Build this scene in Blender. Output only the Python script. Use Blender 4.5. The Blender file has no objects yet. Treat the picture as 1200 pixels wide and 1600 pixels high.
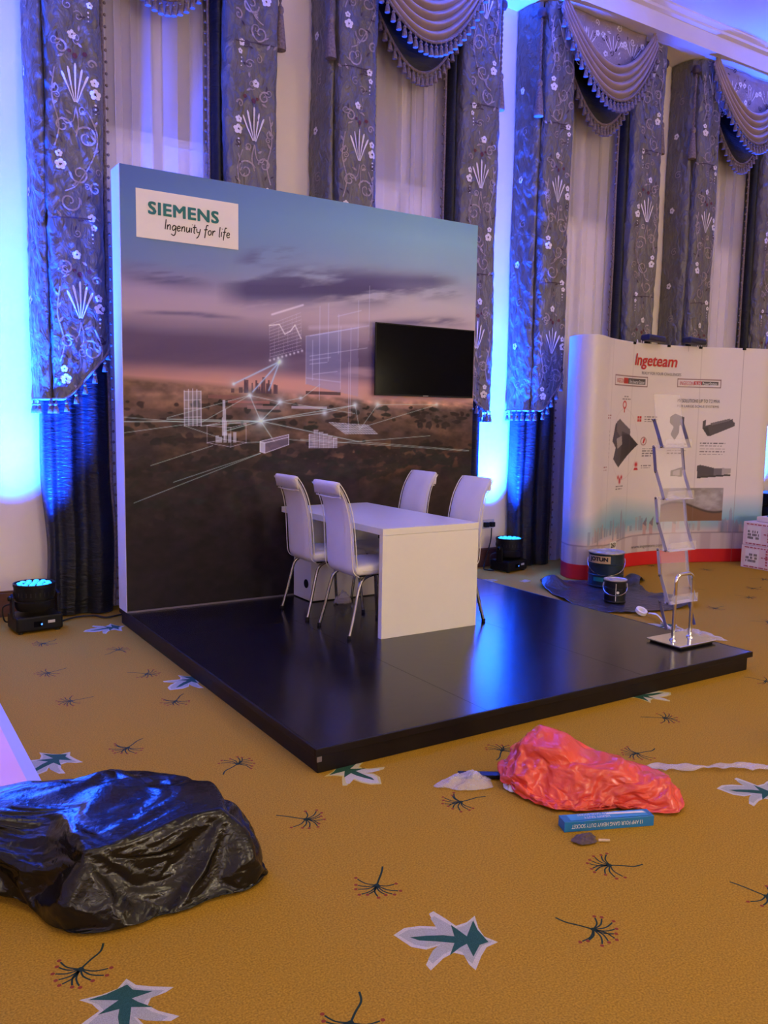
import bpy, bmesh, math, random
import numpy as np
from mathutils import Vector, Matrix, noise

PI = math.pi
random.seed(4)
scn = bpy.context.scene
col = scn.collection

# ------------------------------------------------------------------ camera
def make_camera():
    yaw, pitch, roll = math.radians(32.7162), math.radians(-6.4525), math.radians(0.9569)
    f = Vector((math.sin(yaw) * math.cos(pitch), math.cos(yaw) * math.cos(pitch), math.sin(pitch)))
    r = Vector((math.cos(yaw), -math.sin(yaw), 0))
    u = r.cross(f)
    c, s = math.cos(roll), math.sin(roll)
    r2, u2 = c * r + s * u, -s * r + c * u
    m = Matrix.Identity(4)
    for i in range(3):
        m[i][0], m[i][1], m[i][2] = r2[i], u2[i], -f[i]
    m[0][3], m[1][3], m[2][3] = -1.7155, -6.2, 1.6103
    cd = bpy.data.cameras.new('camera')
    cd.sensor_fit = 'VERTICAL'
    cd.sensor_height = 24
    cd.lens = 24 * 1311.76 / 1600
    cd.clip_end = 100
    o = bpy.data.objects.new('camera', cd)
    col.objects.link(o)
    o.matrix_world = m
    scn.camera = o
make_camera()

# ------------------------------------------------------------------ world, lights, exposure
scn.view_settings.view_transform = 'Standard'
scn.view_settings.look = 'None'
scn.view_settings.gamma = 1
scn.view_settings.use_curve_mapping = False
scn.view_settings.exposure = 0.0

w = bpy.data.worlds.new('night')
scn.world = w
w.use_nodes = True
w.node_tree.nodes['Background'].inputs[0].default_value = (0.02, 0.025, 0.05, 1)
w.node_tree.nodes['Background'].inputs[1].default_value = 1.0

BLUE = (0.003, 0.065, 1.0)
def area(name, loc, size, power, color):
    l = bpy.data.lights.new(name, 'AREA')
    l.shape = 'DISK'
    l.size = size
    l.energy = power
    l.color = color
    o = bpy.data.objects.new(name, l)
    col.objects.link(o)
    o.location = loc
    return o
WARM = (1.0, 0.83, 0.53)
# overhead ceiling lamps
for i, (x, y, pw) in enumerate([(4.5, -4.5, 44), (-1.5, -3.5, 30), (0.5, -6.6, 64)]):
    area('ceiling_lamp', (x, y, 5.95), 1.6, pw, WARM)
# warm point fills added behind the camera, set low to spare the ceiling
def warm_fill(loc, power):
    l = bpy.data.lights.new('warm_fill_light', 'POINT')
    l.energy = power
    l.color = WARM
    l.shadow_soft_size = 0.5
    o = bpy.data.objects.new('warm_fill_light', l)
    col.objects.link(o)
    o.location = loc
for loc, pw in (((2.0, -12.6, 2.4), 470), ((9.0, -12.2, 2.4), 400), ((-4.0, -12.4, 2.4), 190)):
    warm_fill(loc, pw)

def spot(loc, aim, power, angle, blend, radius=0.1, color=BLUE):
    l = bpy.data.lights.new('uplight_or_fill_beam', 'SPOT')
    l.energy = power
    l.color = color
    l.spot_size = math.radians(angle)
    l.spot_blend = blend
    l.shadow_soft_size = radius
    o = bpy.data.objects.new('uplight_or_fill_beam', l)
    col.objects.link(o)
    o.location = loc
    d = Vector(aim) - Vector(loc)
    o.rotation_euler = d.to_track_quat('-Z', 'Y').to_euler()
    return o
# blue fill spots, added and unseen, aimed up walls behind and left of camera
for x in (-4.0, 1.5, 7.0):
    spot((x, -13.4, 0.4), (x, -13.95, 3.0), 1500, 60, 0.6)
for y in (-9.5, -4.5):
    spot((-6.5, y, 0.4), (-6.95, y, 3.0), 1200, 60, 0.6)

# ------------------------------------------------------------------ helpers
def lin(c):
    return tuple(((v / 255) / 12.92 if v / 255 <= 0.04045 else ((v / 255 + 0.055) / 1.055) ** 2.4) for v in c)

def mat(name, rgb, rough=0.6, metal=0.0, var=0.0, vscale=8.0, bump=0.0, bscale=40.0, detail=3.0, spec=0.5, emit=None, estr=0.0,
        coat=0.0, alpha=1.0, transmission=0.0, ior=1.45, stretch=(1, 1, 1), distortion=0.0, sheen=0.0, btype='NOISE', bdist=0.01, trans=0.0):
    m = bpy.data.materials.new(name)
    m.use_nodes = True
    nt = m.node_tree
    b = nt.nodes['Principled BSDF']
    b.inputs['Base Color'].default_value = (*rgb, 1)
    b.inputs['Roughness'].default_value = rough
    b.inputs['Metallic'].default_value = metal
    b.inputs['Specular IOR Level'].default_value = spec
    b.inputs['IOR'].default_value = ior
    b.inputs['Alpha'].default_value = alpha
    b.inputs['Transmission Weight'].default_value = transmission
    b.inputs['Coat Weight'].default_value = coat
    b.inputs['Sheen Weight'].default_value = sheen
    if emit:
        b.inputs['Emission Color'].default_value = (*emit, 1)
        b.inputs['Emission Strength'].default_value = estr
    tc = nt.nodes.new('ShaderNodeTexCoord')
    mp = nt.nodes.new('ShaderNodeMapping')
    mp.inputs['Scale'].default_value = stretch
    nt.links.new(tc.outputs['Object'], mp.inputs['Vector'])
    if var > 0:
        n = nt.nodes.new('ShaderNodeTexNoise')
        n.inputs['Scale'].default_value = vscale
        n.inputs['Detail'].default_value = detail
        nt.links.new(mp.outputs[0], n.inputs['Vector'])
        r = nt.nodes.new('ShaderNodeValToRGB')
        r.color_ramp.elements[0].position = 0.3
        r.color_ramp.elements[1].position = 0.7
        r.color_ramp.elements[0].color = (*[max(0, c * (1 - var)) for c in rgb], 1)
        r.color_ramp.elements[1].color = (*[min(1, c * (1 + var)) for c in rgb], 1)
        nt.links.new(n.outputs['Fac'], r.inputs[0])
        nt.links.new(r.outputs[0], b.inputs['Base Color'])
    if bump > 0:
        if btype == 'VORONOI':
            n = nt.nodes.new('ShaderNodeTexVoronoi')
            n.feature = 'F1'
            n.inputs['Scale'].default_value = bscale
            n.inputs['Detail'].default_value = 1.5
            out = n.outputs['Distance']
        else:
            n = nt.nodes.new('ShaderNodeTexNoise')
            n.inputs['Scale'].default_value = bscale
            n.inputs['Detail'].default_value = detail
            n.inputs['Distortion'].default_value = distortion
            out = n.outputs['Fac']
        nt.links.new(mp.outputs[0], n.inputs['Vector'])
        bp = nt.nodes.new('ShaderNodeBump')
        bp.inputs['Strength'].default_value = bump
        bp.inputs['Distance'].default_value = bdist
        nt.links.new(out, bp.inputs['Height'])
        nt.links.new(bp.outputs[0], b.inputs['Normal'])
    if trans > 0:          # thin fabric or film: part of the light passes through
        o = nt.nodes['Material Output']
        t = nt.nodes.new('ShaderNodeBsdfTransparent')
        mx = nt.nodes.new('ShaderNodeMixShader')
        mx.inputs[0].default_value = trans
        nt.links.new(b.outputs[0], mx.inputs[1])
        nt.links.new(t.outputs[0], mx.inputs[2])
        nt.links.new(mx.outputs[0], o.inputs['Surface'])
    return m

def mat_print(name, rough=0.5, spec=0.3):
    m = bpy.data.materials.new(name)
    m.use_nodes = True
    nt = m.node_tree
    b = nt.nodes['Principled BSDF']
    b.inputs['Roughness'].default_value = rough
    b.inputs['Specular IOR Level'].default_value = spec
    a = nt.nodes.new('ShaderNodeVertexColor')
    a.layer_name = 'print'
    nt.links.new(a.outputs['Color'], b.inputs['Base Color'])
    return m

M = {}
def setup_materials():
    M['wall'] = mat('wall_paint', (0.80, 0.72, 0.58), 0.75, var=0.04, vscale=2, bump=0.05, bscale=90)
    M['ceiling'] = mat('ceiling_paint', (0.78, 0.74, 0.70), 0.85, var=0.03, vscale=1.5)
    M['cornice'] = mat('cornice_paint', (0.74, 0.68, 0.62), 0.7, var=0.03, vscale=2)
    M['baseboard'] = mat('brown_baseboard', (0.13, 0.055, 0.03), 0.45, var=0.2, vscale=6, stretch=(1, 6, 6))
    M['carpet'] = mat('golden_carpet', (0.43, 0.240, 0.024), 0.95, var=0.32, vscale=160, bump=0.5, bscale=240, detail=5, spec=0.1)
    M['leafpale'] = mat('carpet_cream', (0.42, 0.42, 0.36), 0.95, var=0.2, vscale=120, bump=0.4, bscale=200, spec=0.1)
    M['leafedge'] = mat('carpet_offwhite', (0.6, 0.56, 0.47), 0.95, var=0.2, vscale=120, bump=0.4, bscale=200, spec=0.1)
    M['leafyellow'] = mat('carpet_pale_yellow', (0.62, 0.54, 0.22), 0.95, var=0.2, vscale=120, bump=0.4, bscale=200, spec=0.1)
    M['leafgreen'] = mat('carpet_green', (0.03, 0.10, 0.075), 0.95, var=0.25, vscale=120, bump=0.4, bscale=200, spec=0.1)
    M['sprig'] = mat('carpet_dark_green', (0.02, 0.04, 0.035), 0.95, var=0.3, vscale=150, spec=0.1)
    M['sprigred'] = mat('carpet_red', (0.26, 0.05, 0.03), 0.95, var=0.2, vscale=150, spec=0.1)
    M['platform'] = mat('black_vinyl_deck', (0.007, 0.006, 0.009), 0.21, var=0.25, vscale=5, bump=0.04, bscale=14, spec=0.33)
    M['skirt'] = mat('black_brown_skirting', (0.010, 0.007, 0.007), 0.42, var=0.2, vscale=7, spec=0.25)
    M['white'] = mat('white_laminate', (0.78, 0.76, 0.72), 0.32, var=0.015, vscale=3)
    M['whitepaint'] = mat('white_painted_board', (0.80, 0.80, 0.80), 0.5, var=0.02, vscale=3)
    M['leather'] = mat('white_leatherette', (0.76, 0.73, 0.74), 0.42, var=0.03, vscale=8, bump=0.12, bscale=260)
    M['piping'] = mat('cream_piping', (0.76, 0.73, 0.64), 0.5, var=0.05, vscale=20)
    M['chrome'] = mat('chrome', (0.72, 0.72, 0.74), 0.10, metal=1.0, var=0.05, vscale=10)
    M['darkchrome'] = mat('dark_chrome', (0.30, 0.29, 0.32), 0.18, metal=1.0, var=0.1, vscale=10)
    M['black'] = mat('black_plastic', (0.008, 0.008, 0.010), 0.42, var=0.2, vscale=12, spec=0.22)
    M['screen'] = mat('black_screen_glass', (0.003, 0.003, 0.006), 0.14, var=0.2, vscale=2, spec=0.05)
    M['lens'] = mat('lit_blue_lens', (0.02, 0.1, 0.3), 0.3, emit=(0.02, 0.33, 1.0), estr=2.6)
    M['led'] = mat('blue_indicator', (0.02, 0.1, 0.3), 0.3, emit=(0.05, 0.2, 1.0), estr=4)
    M['greylabel'] = mat('grey_label', (0.5, 0.5, 0.5), 0.5, var=0.05, vscale=30)
    M['drape'] = mat('taupe_crushed_silk', (0.115, 0.104, 0.098), 0.36, spec=0.9, var=0.22, vscale=9, bump=0.9, bscale=13, detail=4, distortion=1.2,
                     stretch=(1.0, 1.0, 0.55), sheen=0.1, bdist=0.04)
    M['drapedark'] = mat('charcoal_silk_lining', (0.009, 0.010, 0.015), 0.42, spec=0.4, var=0.25, vscale=8, bump=0.6, bscale=22, detail=4, distortion=0.6,
                         stretch=(0.6, 0.6, 2.0), bdist=0.015)
    M['satin'] = mat('brown_satin', (0.32, 0.235, 0.215), 0.36, var=0.1, vscale=6, bump=0.1, bscale=40, sheen=0.2)
    M['fringe'] = mat('taupe_fringe', (0.20, 0.155, 0.15), 0.65, var=0.35, vscale=60, bump=0.5, bscale=160)
    M['thread_white'] = mat('white_embroidery', (0.78, 0.74, 0.76), 0.5, var=0.1, vscale=90, bump=0.3, bscale=300)
    M['thread_taupe'] = mat('taupe_embroidery', (0.36, 0.30, 0.28), 0.42, var=0.25, vscale=60, bump=0.3, bscale=300)
    M['thread_dark'] = mat('dark_embroidery', (0.055, 0.035, 0.045), 0.5, var=0.25, vscale=60)
    M['thread_red'] = mat('dark_red_embroidery', (0.11, 0.022, 0.03), 0.5, var=0.25, vscale=60)
    M['valance'] = mat('light_taupe_damask', (0.30, 0.24, 0.25), 0.38, var=0.15, vscale=8, bump=0.3, bscale=20, distortion=0.6, bdist=0.01)
    M['sheer'] = mat('lilac_sheer_voile', (0.93, 0.86, 0.92), 0.8, var=0.02, vscale=5, trans=0.52)
    M['glass'] = mat('dark_window_glass', (0.01, 0.011, 0.02), 0.08, var=0.1, vscale=2)
    M['frame'] = mat('window_frame_paint', (0.5, 0.46, 0.44), 0.6, var=0.05, vscale=4)
    M['blind'] = mat('pale_blackout_board', (0.88, 0.82, 0.80), 0.8, var=0.03, vscale=3)
    M['windark'] = mat('dim_window_reveal', (0.20, 0.17, 0.19), 0.8, var=0.05, vscale=3)
    M['acrylic'] = mat('clear_acrylic', (0.80, 0.78, 0.88), 0.06, var=0.02, vscale=5, trans=0.80, spec=0.6)
    M['acrylicedge'] = mat('acrylic_edge', (0.72, 0.68, 0.82), 0.15, var=0.05, vscale=8, trans=0.25)
    M['strutclear'] = mat('frosted_grey_plastic', (0.42, 0.40, 0.48), 0.25, var=0.08, vscale=10, trans=0.25)
    M['strutblue'] = mat('blue_reflection_plastic', (0.14, 0.13, 0.22), 0.25, var=0.08, vscale=10, trans=0.15)  # dark blue reflections put into the strut colour
    M['tin'] = mat('navy_tin', (0.012, 0.03, 0.055), 0.28, metal=0.2, var=0.2, vscale=8)
    M['tinblack'] = mat('black_tin', (0.012, 0.014, 0.02), 0.3, metal=0.2, var=0.2, vscale=8)
    M['tinlid'] = mat('scuffed_tin_lid', (0.55, 0.55, 0.60), 0.35, metal=0.7, var=0.3, vscale=14)
    M['tinlabel'] = mat('tan_label', (0.50, 0.36, 0.20), 0.5, var=0.08, vscale=10)
    M['teal'] = mat('teal_print', (0.010, 0.17, 0.185), 0.5, var=0.03, vscale=10)
    M['ink'] = mat('black_print', (0.012, 0.010, 0.014), 0.5, var=0.1, vscale=10)
    M['greyink'] = mat('grey_print', (0.16, 0.14, 0.15), 0.5, var=0.05, vscale=10)
    M['redink'] = mat('red_print', (0.50, 0.025, 0.03), 0.5, var=0.04, vscale=10)
    M['whiteink'] = mat('white_print', (0.75, 0.75, 0.75), 0.5, var=0.02, vscale=10)
    M['logoplate'] = mat('white_logo_print', (0.82, 0.80, 0.80), 0.5, var=0.01, vscale=5)
    M['sheet'] = mat('dark_plastic_sheet', (0.03, 0.03, 0.042), 0.32, var=0.35, vscale=7, bump=0.6, bscale=16, detail=5, distortion=0.8, bdist=0.02)
    M['bagblack'] = mat('black_bin_bag', (0.006, 0.006, 0.007), 0.21, var=0.2, vscale=6, bump=0.3, bscale=34, detail=4, distortion=1.4, bdist=0.008, spec=0.45)
    M['bagred'] = mat('red_carrier_bag', (0.72, 0.075, 0.05), 0.22, var=0.12, vscale=5, bump=0.3, bscale=34, detail=4, distortion=1.2, bdist=0.008, spec=0.7)
    M['boxblue'] = mat('blue_carton', (0.015, 0.17, 0.42), 0.42, var=0.08, vscale=12)
    M['boxblue2'] = mat('light_blue_print', (0.05, 0.30, 0.60), 0.42, var=0.08, vscale=12)
    M['film'] = mat('clear_plastic_film', (0.82, 0.78, 0.84), 0.10, var=0.1, vscale=14, bump=0.4, bscale=60, detail=4, distortion=0.8, trans=0.70, bdist=0.01, spec=0.8)
    M['brownlump'] = mat('grey_brown_scrap', (0.10, 0.065, 0.055), 0.8, var=0.3, vscale=40, bump=0.5, bscale=60)
    M['stick'] = mat('pale_wood', (0.6, 0.45, 0.28), 0.7, var=0.15, vscale=30)
    M['carton'] = mat('white_carton', (0.72, 0.62, 0.66), 0.7, var=0.06, vscale=6)
    M['cartonred'] = mat('carton_red_print', (0.42, 0.10, 0.14), 0.7, var=0.2, vscale=30)
    M['pink'] = mat('pink_board_print', (0.93, 0.52, 0.60), 0.5, var=0.02, vscale=3)
    M['lav'] = mat('lavender_board_edge', (0.52, 0.52, 0.85), 0.5, var=0.02, vscale=3)
    M['rubber'] = mat('black_cable_rubber', (0.01, 0.01, 0.011), 0.55, var=0.1, vscale=20)
    M['lampblue'] = mat('navy_lamp_housing', (0.02, 0.022, 0.06), 0.4, var=0.1, vscale=10)
    M['tape'] = mat('white_tape', (0.8, 0.78, 0.82), 0.4, var=0.05, vscale=20)
    M['mural'] = mat_print('dusk_landscape_print', 0.55, 0.25)
    M['popup'] = mat_print('trade_stand_print', 0.42, 0.35)
setup_materials()

def wloc(o):
    v = Vector((0, 0, 0))
    while o is not None:
        v += o.location
        o = o.parent
    return v

class MB:
    def __init__(s):
        s.v, s.f, s.mi, s.m = [], [], [], 0
    def add(s, vs, fs):
        b = len(s.v)
        s.v += [tuple(p) for p in vs]
        s.f += [tuple(i + b for i in f) for f in fs]
        s.mi += [s.m] * len(fs)
        return s
    def box(s, x0, x1, y0, y1, z0, z1):
        return s.add([(x0, y0, z0), (x1, y0, z0), (x1, y1, z0), (x0, y1, z0), (x0, y0, z1), (x1, y0, z1), (x1, y1, z1), (x0, y1, z1)],
                     [(0, 3, 2, 1), (4, 5, 6, 7), (0, 1, 5, 4), (1, 2, 6, 5), (2, 3, 7, 6), (3, 0, 4, 7)])
    def bar(s, a, b, w, h, up=(0, 0, 1)):
        a, b = Vector(a), Vector(b)
        d = (b - a).normalized()
        x = d.cross(Vector(up)).normalized()
        y = x.cross(d)
        vs = []
        for p in (a, b):
            for i, j in ((-1, -1), (1, -1), (1, 1), (-1, 1)):
                vs.append(p + x * i * w / 2 + y * j * h / 2)
        return s.add(vs, [(3, 2, 1, 0), (4, 5, 6, 7), (0, 1, 5, 4), (1, 2, 6, 5), (2, 3, 7, 6), (3, 0, 4, 7)])
    def tube(s, path, r, n=10, cap=True, closed=False):
        P = [Vector(p) for p in path]
        k = len(P)
        R = r if isinstance(r, (list, tuple)) else [r] * k
        vs = []
        nrm = None
        for i in range(k):
            if closed:
                t = (P[(i + 1) % k] - P[i - 1]).normalized()
            else:
                t = (P[min(i + 1, k - 1)] - P[max(i - 1, 0)]).normalized()
            if nrm is None:
                a = Vector((0, 0, 1)) if abs(t.z) < 0.9 else Vector((1, 0, 0))
                nrm = t.cross(a).normalized()
            nrm = (nrm - t * nrm.dot(t)).normalized()
            bn = t.cross(nrm)
            for j in range(n):
                q = 2 * PI * j / n
                vs.append(P[i] + (nrm * math.cos(q) + bn * math.sin(q)) * R[i])
        fs = []
        for i in range(k if closed else k - 1):
            i2 = (i + 1) % k
            for j in range(n):
                fs.append((i * n + j, i * n + (j + 1) % n, i2 * n + (j + 1) % n, i2 * n + j))
        if cap and not closed:
            fs.append(tuple(reversed(range(n))))
            fs.append(tuple((k - 1) * n + j for j in range(n)))
        return s.add(vs, fs)
    def lathe(s, prof, c=(0, 0, 0), n=24, axis='z', rot=None):
        vs = []
        for r, z in prof:
            for j in range(n):
                q = 2 * PI * j / n
                p = Vector((r * math.cos(q), r * math.sin(q), z))
                if rot is not None:
                    p = rot @ p
                vs.append(p + Vector(c))
        fs = []
        k = len(prof)
        for i in range(k - 1):
            for j in range(n):
                fs.append((i * n + j, i * n + (j + 1) % n, (i + 1) * n + (j + 1) % n, (i + 1) * n + j))
        fs.append(tuple(reversed(range(n))))
        fs.append(tuple((k - 1) * n + j for j in range(n)))
        return s.add(vs, fs)
    def grid(s, nu, nv, fn):
        vs = [fn(i / nu, j / nv) for j in range(nv + 1) for i in range(nu + 1)]
        fs = [(j * (nu + 1) + i, j * (nu + 1) + i + 1, (j + 1) * (nu + 1) + i + 1, (j + 1) * (nu + 1) + i) for j in range(nv) for i in range(nu)]
        return s.add(vs, fs)
    def prism(s, poly, z0, z1, fn=lambda x, y, z: (x, y, z)):
        n = len(poly)
        vs = [fn(x, y, z0) for x, y in poly] + [fn(x, y, z1) for x, y in poly]
        fs = [tuple(reversed(range(n))), tuple(range(n, 2 * n))] + [(i, (i + 1) % n, n + (i + 1) % n, n + i) for i in range(n)]
        return s.add(vs, fs)
    def ribbon(s, pts, width, fn):
        """flat strip along 2D points; width is a number or list; fn maps (x, y) to space"""
        k = len(pts)
        W = width if isinstance(width, (list, tuple)) else [width] * k
        vs = []
        for i in range(k):
            a, b = pts[max(i - 1, 0)], pts[min(i + 1, k - 1)]
            dx, dy = b[0] - a[0], b[1] - a[1]
            l = math.hypot(dx, dy) or 1
            nx, ny = -dy / l, dx / l
            vs.append(fn(pts[i][0] + nx * W[i] / 2, pts[i][1] + ny * W[i] / 2))
            vs.append(fn(pts[i][0] - nx * W[i] / 2, pts[i][1] - ny * W[i] / 2))
        return s.add(vs, [(2 * i, 2 * i + 1, 2 * i + 3, 2 * i + 2) for i in range(k - 1)])
    def disc(s, c, r, fn, n=9, ry=None):
        ry = ry or r
        vs = [fn(c[0], c[1])] + [fn(c[0] + r * math.cos(2 * PI * i / n), c[1] + ry * math.sin(2 * PI * i / n)) for i in range(n)]
        return s.add(vs, [(0, 1 + i, 1 + (i + 1) % n) for i in range(n)])
    def build(s, name, mats, parent=None, smooth=False, bevel=0.0, bseg=2, solid=0.0, flip=False, sharp=40):
        me = bpy.data.meshes.new(name)
        off = wloc(parent) if parent is not None else Vector((0, 0, 0))
        me.from_pydata([(p[0] - off.x, p[1] - off.y, p[2] - off.z) for p in s.v], [], s.f)
        if not isinstance(mats, (list, tuple)):
            mats = [mats]
        for m in mats:
            me.materials.append(m)
        if len(mats) > 1:
            me.polygons.foreach_set('material_index', s.mi)
        bm = bmesh.new()
        bm.from_mesh(me)
        bmesh.ops.recalc_face_normals(bm, faces=bm.faces[:])
        if bevel > 0:
            es = [e for e in bm.edges if len(e.link_faces) == 2 and e.calc_face_angle() > 0.5]
            bmesh.ops.bevel(bm, geom=es, offset=bevel, segments=bseg, affect='EDGES', profile=0.5, clamp_overlap=True)
        if flip:
            bmesh.ops.reverse_faces(bm, faces=bm.faces[:])
        if smooth:
            for f in bm.faces:
                f.smooth = True
            for e in bm.edges:
                if len(e.link_faces) == 2 and e.calc_face_angle() > math.radians(sharp):
                    e.smooth = False
        bm.to_mesh(me)
        bm.free()
        me.update()
        o = bpy.data.objects.new(name, me)
        col.objects.link(o)
        if parent is not None:
            o.parent = parent
        if solid:
            md = o.modifiers.new('thickness', 'SOLIDIFY')
            md.thickness = solid
            md.offset = 0
        return o

def thing(name, label, cat, loc=(0, 0, 0), group=None):
    o = bpy.data.objects.new(name, None)
    o.empty_display_size = 0.1
    col.objects.link(o)
    o.location = loc
    tag(o, label, cat, group)
    return o

def tag(o, label=None, cat=None, group=None, kind=None):
    if label: o['label'] = label
    if cat: o['category'] = cat
    if group: o['group'] = group
    if kind: o['kind'] = kind
    return o

def copy_tree(o, parent=None):
    c = o.copy()
    col.objects.link(c)
    if parent is not None:
        c.parent = parent
    for ch in list(o.children):
        copy_tree(ch, c)
    return c

def share(src, name, parent, loc, rotz=0.0, scale=1.0):
    """another part that shares src's mesh, placed in parent's space"""
    c = bpy.data.objects.new(name, src)
    col.objects.link(c)
    c.parent = parent
    c.location = loc
    c.rotation_euler = (0, 0, rotz)
    c.scale = (scale, scale, scale)
    return c

def smoothpath(P, n=8, closed=False):
    P = [np.array(p, float) for p in P]
    k = len(P)
    o = []
    for i in range(k if closed else k - 1):
        if closed:
            a, b, c, e = P[i - 1], P[i], P[(i + 1) % k], P[(i + 2) % k]
        else:
            a, b, c, e = P[max(i - 1, 0)], P[i], P[i + 1], P[min(i + 2, k - 1)]
        for q in range(n):
            t = q / n
            o.append(.5 * ((2 * b) + (-a + c) * t + (2 * a - 5 * b + 4 * c - e) * t * t + (-a + 3 * b - 3 * c + e) * t ** 3))
    if not closed:
        o.append(P[-1])
    return [tuple(float(x) for x in p) for p in o]

def text_geo(body, shear=0.0, spacing=1.0):
    cu = bpy.data.curves.new('text', 'FONT')
    cu.body = body
    cu.size = 1.0
    cu.shear = shear
    cu.space_character = spacing
    cu.resolution_u = 3
    ob = bpy.data.objects.new('text', cu)
    me = bpy.data.meshes.new_from_object(ob)
    vs = np.array([v.co[:2] for v in me.vertices])
    fs = [tuple(p.vertices) for p in me.polygons]
    bpy.data.objects.remove(ob)
    bpy.data.curves.remove(cu)
    bpy.data.meshes.remove(me)
    lo, hi = vs.min(0), vs.max(0)
    return (vs - lo) / (hi - lo), fs

def put_text(mb, body, x0, x1, y0, y1, fn, bold=0.0, squeeze=1.0, **kw):
    """lettering stretched to a box; bold thickens the strokes by stamping them side by side"""
    vs, fs = text_geo(body, **kw)
    d = bold * (y1 - y0) * 1.4
    lv = 0.0
    for ox, oy in ([(0, 0)] if not bold else [(-d, -d), (d, -d), (d, d), (-d, d), (0, 0), (d * 1.3, 0), (-d * 1.3, 0)]):
        lv += .0003
        ox *= squeeze
        pts = []
        for a, b in vs:
            x, y = x0 + ox + (x1 - x0) * a, y0 + oy + (y1 - y0) * b
            p = Vector(fn(x, y))
            nrm = (Vector(fn(x + .001, y)) - p).cross(Vector(fn(x, y + .001)) - p).normalized()
            pts.append(p + nrm * lv)
        mb.add(pts, fs)

# ------------------------------------------------------------------ canvas for flat prints (per-vertex ink colours)
class Canvas:
    def __init__(s, w, h, nx, ny):
        s.w, s.h, s.nx, s.ny = w, h, nx, ny
        s.X, s.Y = np.meshgrid(np.linspace(0, w, nx + 1), np.linspace(0, h, ny + 1))
        s.c = np.zeros((ny + 1, nx + 1, 3))
    def mix(s, mask, rgb):
        mask = np.clip(mask, 0, 1)[..., None]
        s.c = s.c * (1 - mask) + np.array(rgb) * mask
    def line(s, a, b, rgb, width, alpha=1.0):
        a, b = np.array(a, float), np.array(b, float)
        pad = width * 2 + 0.02
        i0 = max(0, int((min(a[0], b[0]) - pad) / s.w * s.nx)); i1 = min(s.nx + 1, int((max(a[0], b[0]) + pad) / s.w * s.nx) + 2)
        j0 = max(0, int((min(a[1], b[1]) - pad) / s.h * s.ny)); j1 = min(s.ny + 1, int((max(a[1], b[1]) + pad) / s.h * s.ny) + 2)
        if i1 <= i0 or j1 <= j0: return
        X, Y = s.X[j0:j1, i0:i1], s.Y[j0:j1, i0:i1]
        d = b - a
        t = np.clip(((X - a[0]) * d[0] + (Y - a[1]) * d[1]) / max(d @ d, 1e-9), 0, 1)
        D = np.hypot(X - a[0] - t * d[0], Y - a[1] - t * d[1])
        m = (np.clip(1.2 - D / width, 0, 1) * alpha)[..., None]
        s.c[j0:j1, i0:i1] = s.c[j0:j1, i0:i1] * (1 - m) + np.array(rgb) * m
    def poly(s, pts, rgb, alpha=1.0):
        P = np.array(pts, float)
        inside = np.zeros(s.X.shape, bool)
        n = len(P)
        for i in range(n):
            x0, y0 = P[i]; x1, y1 = P[(i + 1) % n]
            if y0 == y1: continue
            c = ((s.Y >= min(y0, y1)) & (s.Y < max(y0, y1))) & (s.X < (x1 - x0) * (s.Y - y0) / (y1 - y0) + x0)
            inside ^= c
        s.mix(inside * alpha, rgb)
    def glow(s, c, r, rgb, alpha):
        s.mix(np.exp(-((s.X - c[0]) ** 2 + (s.Y - c[1]) ** 2) / r ** 2) * alpha, rgb)
    def rect(s, x0, x1, y0, y1, rgb, alpha=1.0):
        s.mix(((s.X >= x0) & (s.X <= x1) & (s.Y >= y0) & (s.Y <= y1)) * alpha, rgb)

_tab = np.random.RandomState(7).rand(256, 256)
def vnoise(X, Y):
    xi, yi = np.floor(X).astype(int), np.floor(Y).astype(int)
    fx, fy = X - xi, Y - yi
    fx, fy = fx * fx * (3 - 2 * fx), fy * fy * (3 - 2 * fy)
    g = lambda a, b: _tab[a % 256, b % 256]
    return (g(xi, yi) * (1 - fx) + g(xi + 1, yi) * fx) * (1 - fy) + (g(xi, yi + 1) * (1 - fx) + g(xi + 1, yi + 1) * fx) * fy
def fbm(X, Y, o=4):
    r, a, t = 0, 0.5, 0
    for i in range(o):
        r = r + a * vnoise(X + 17.3 * i, Y + 9.1 * i); t += a
        X, Y, a = X * 2.03, Y * 2.03, a * 0.5
    return r / t

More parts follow.
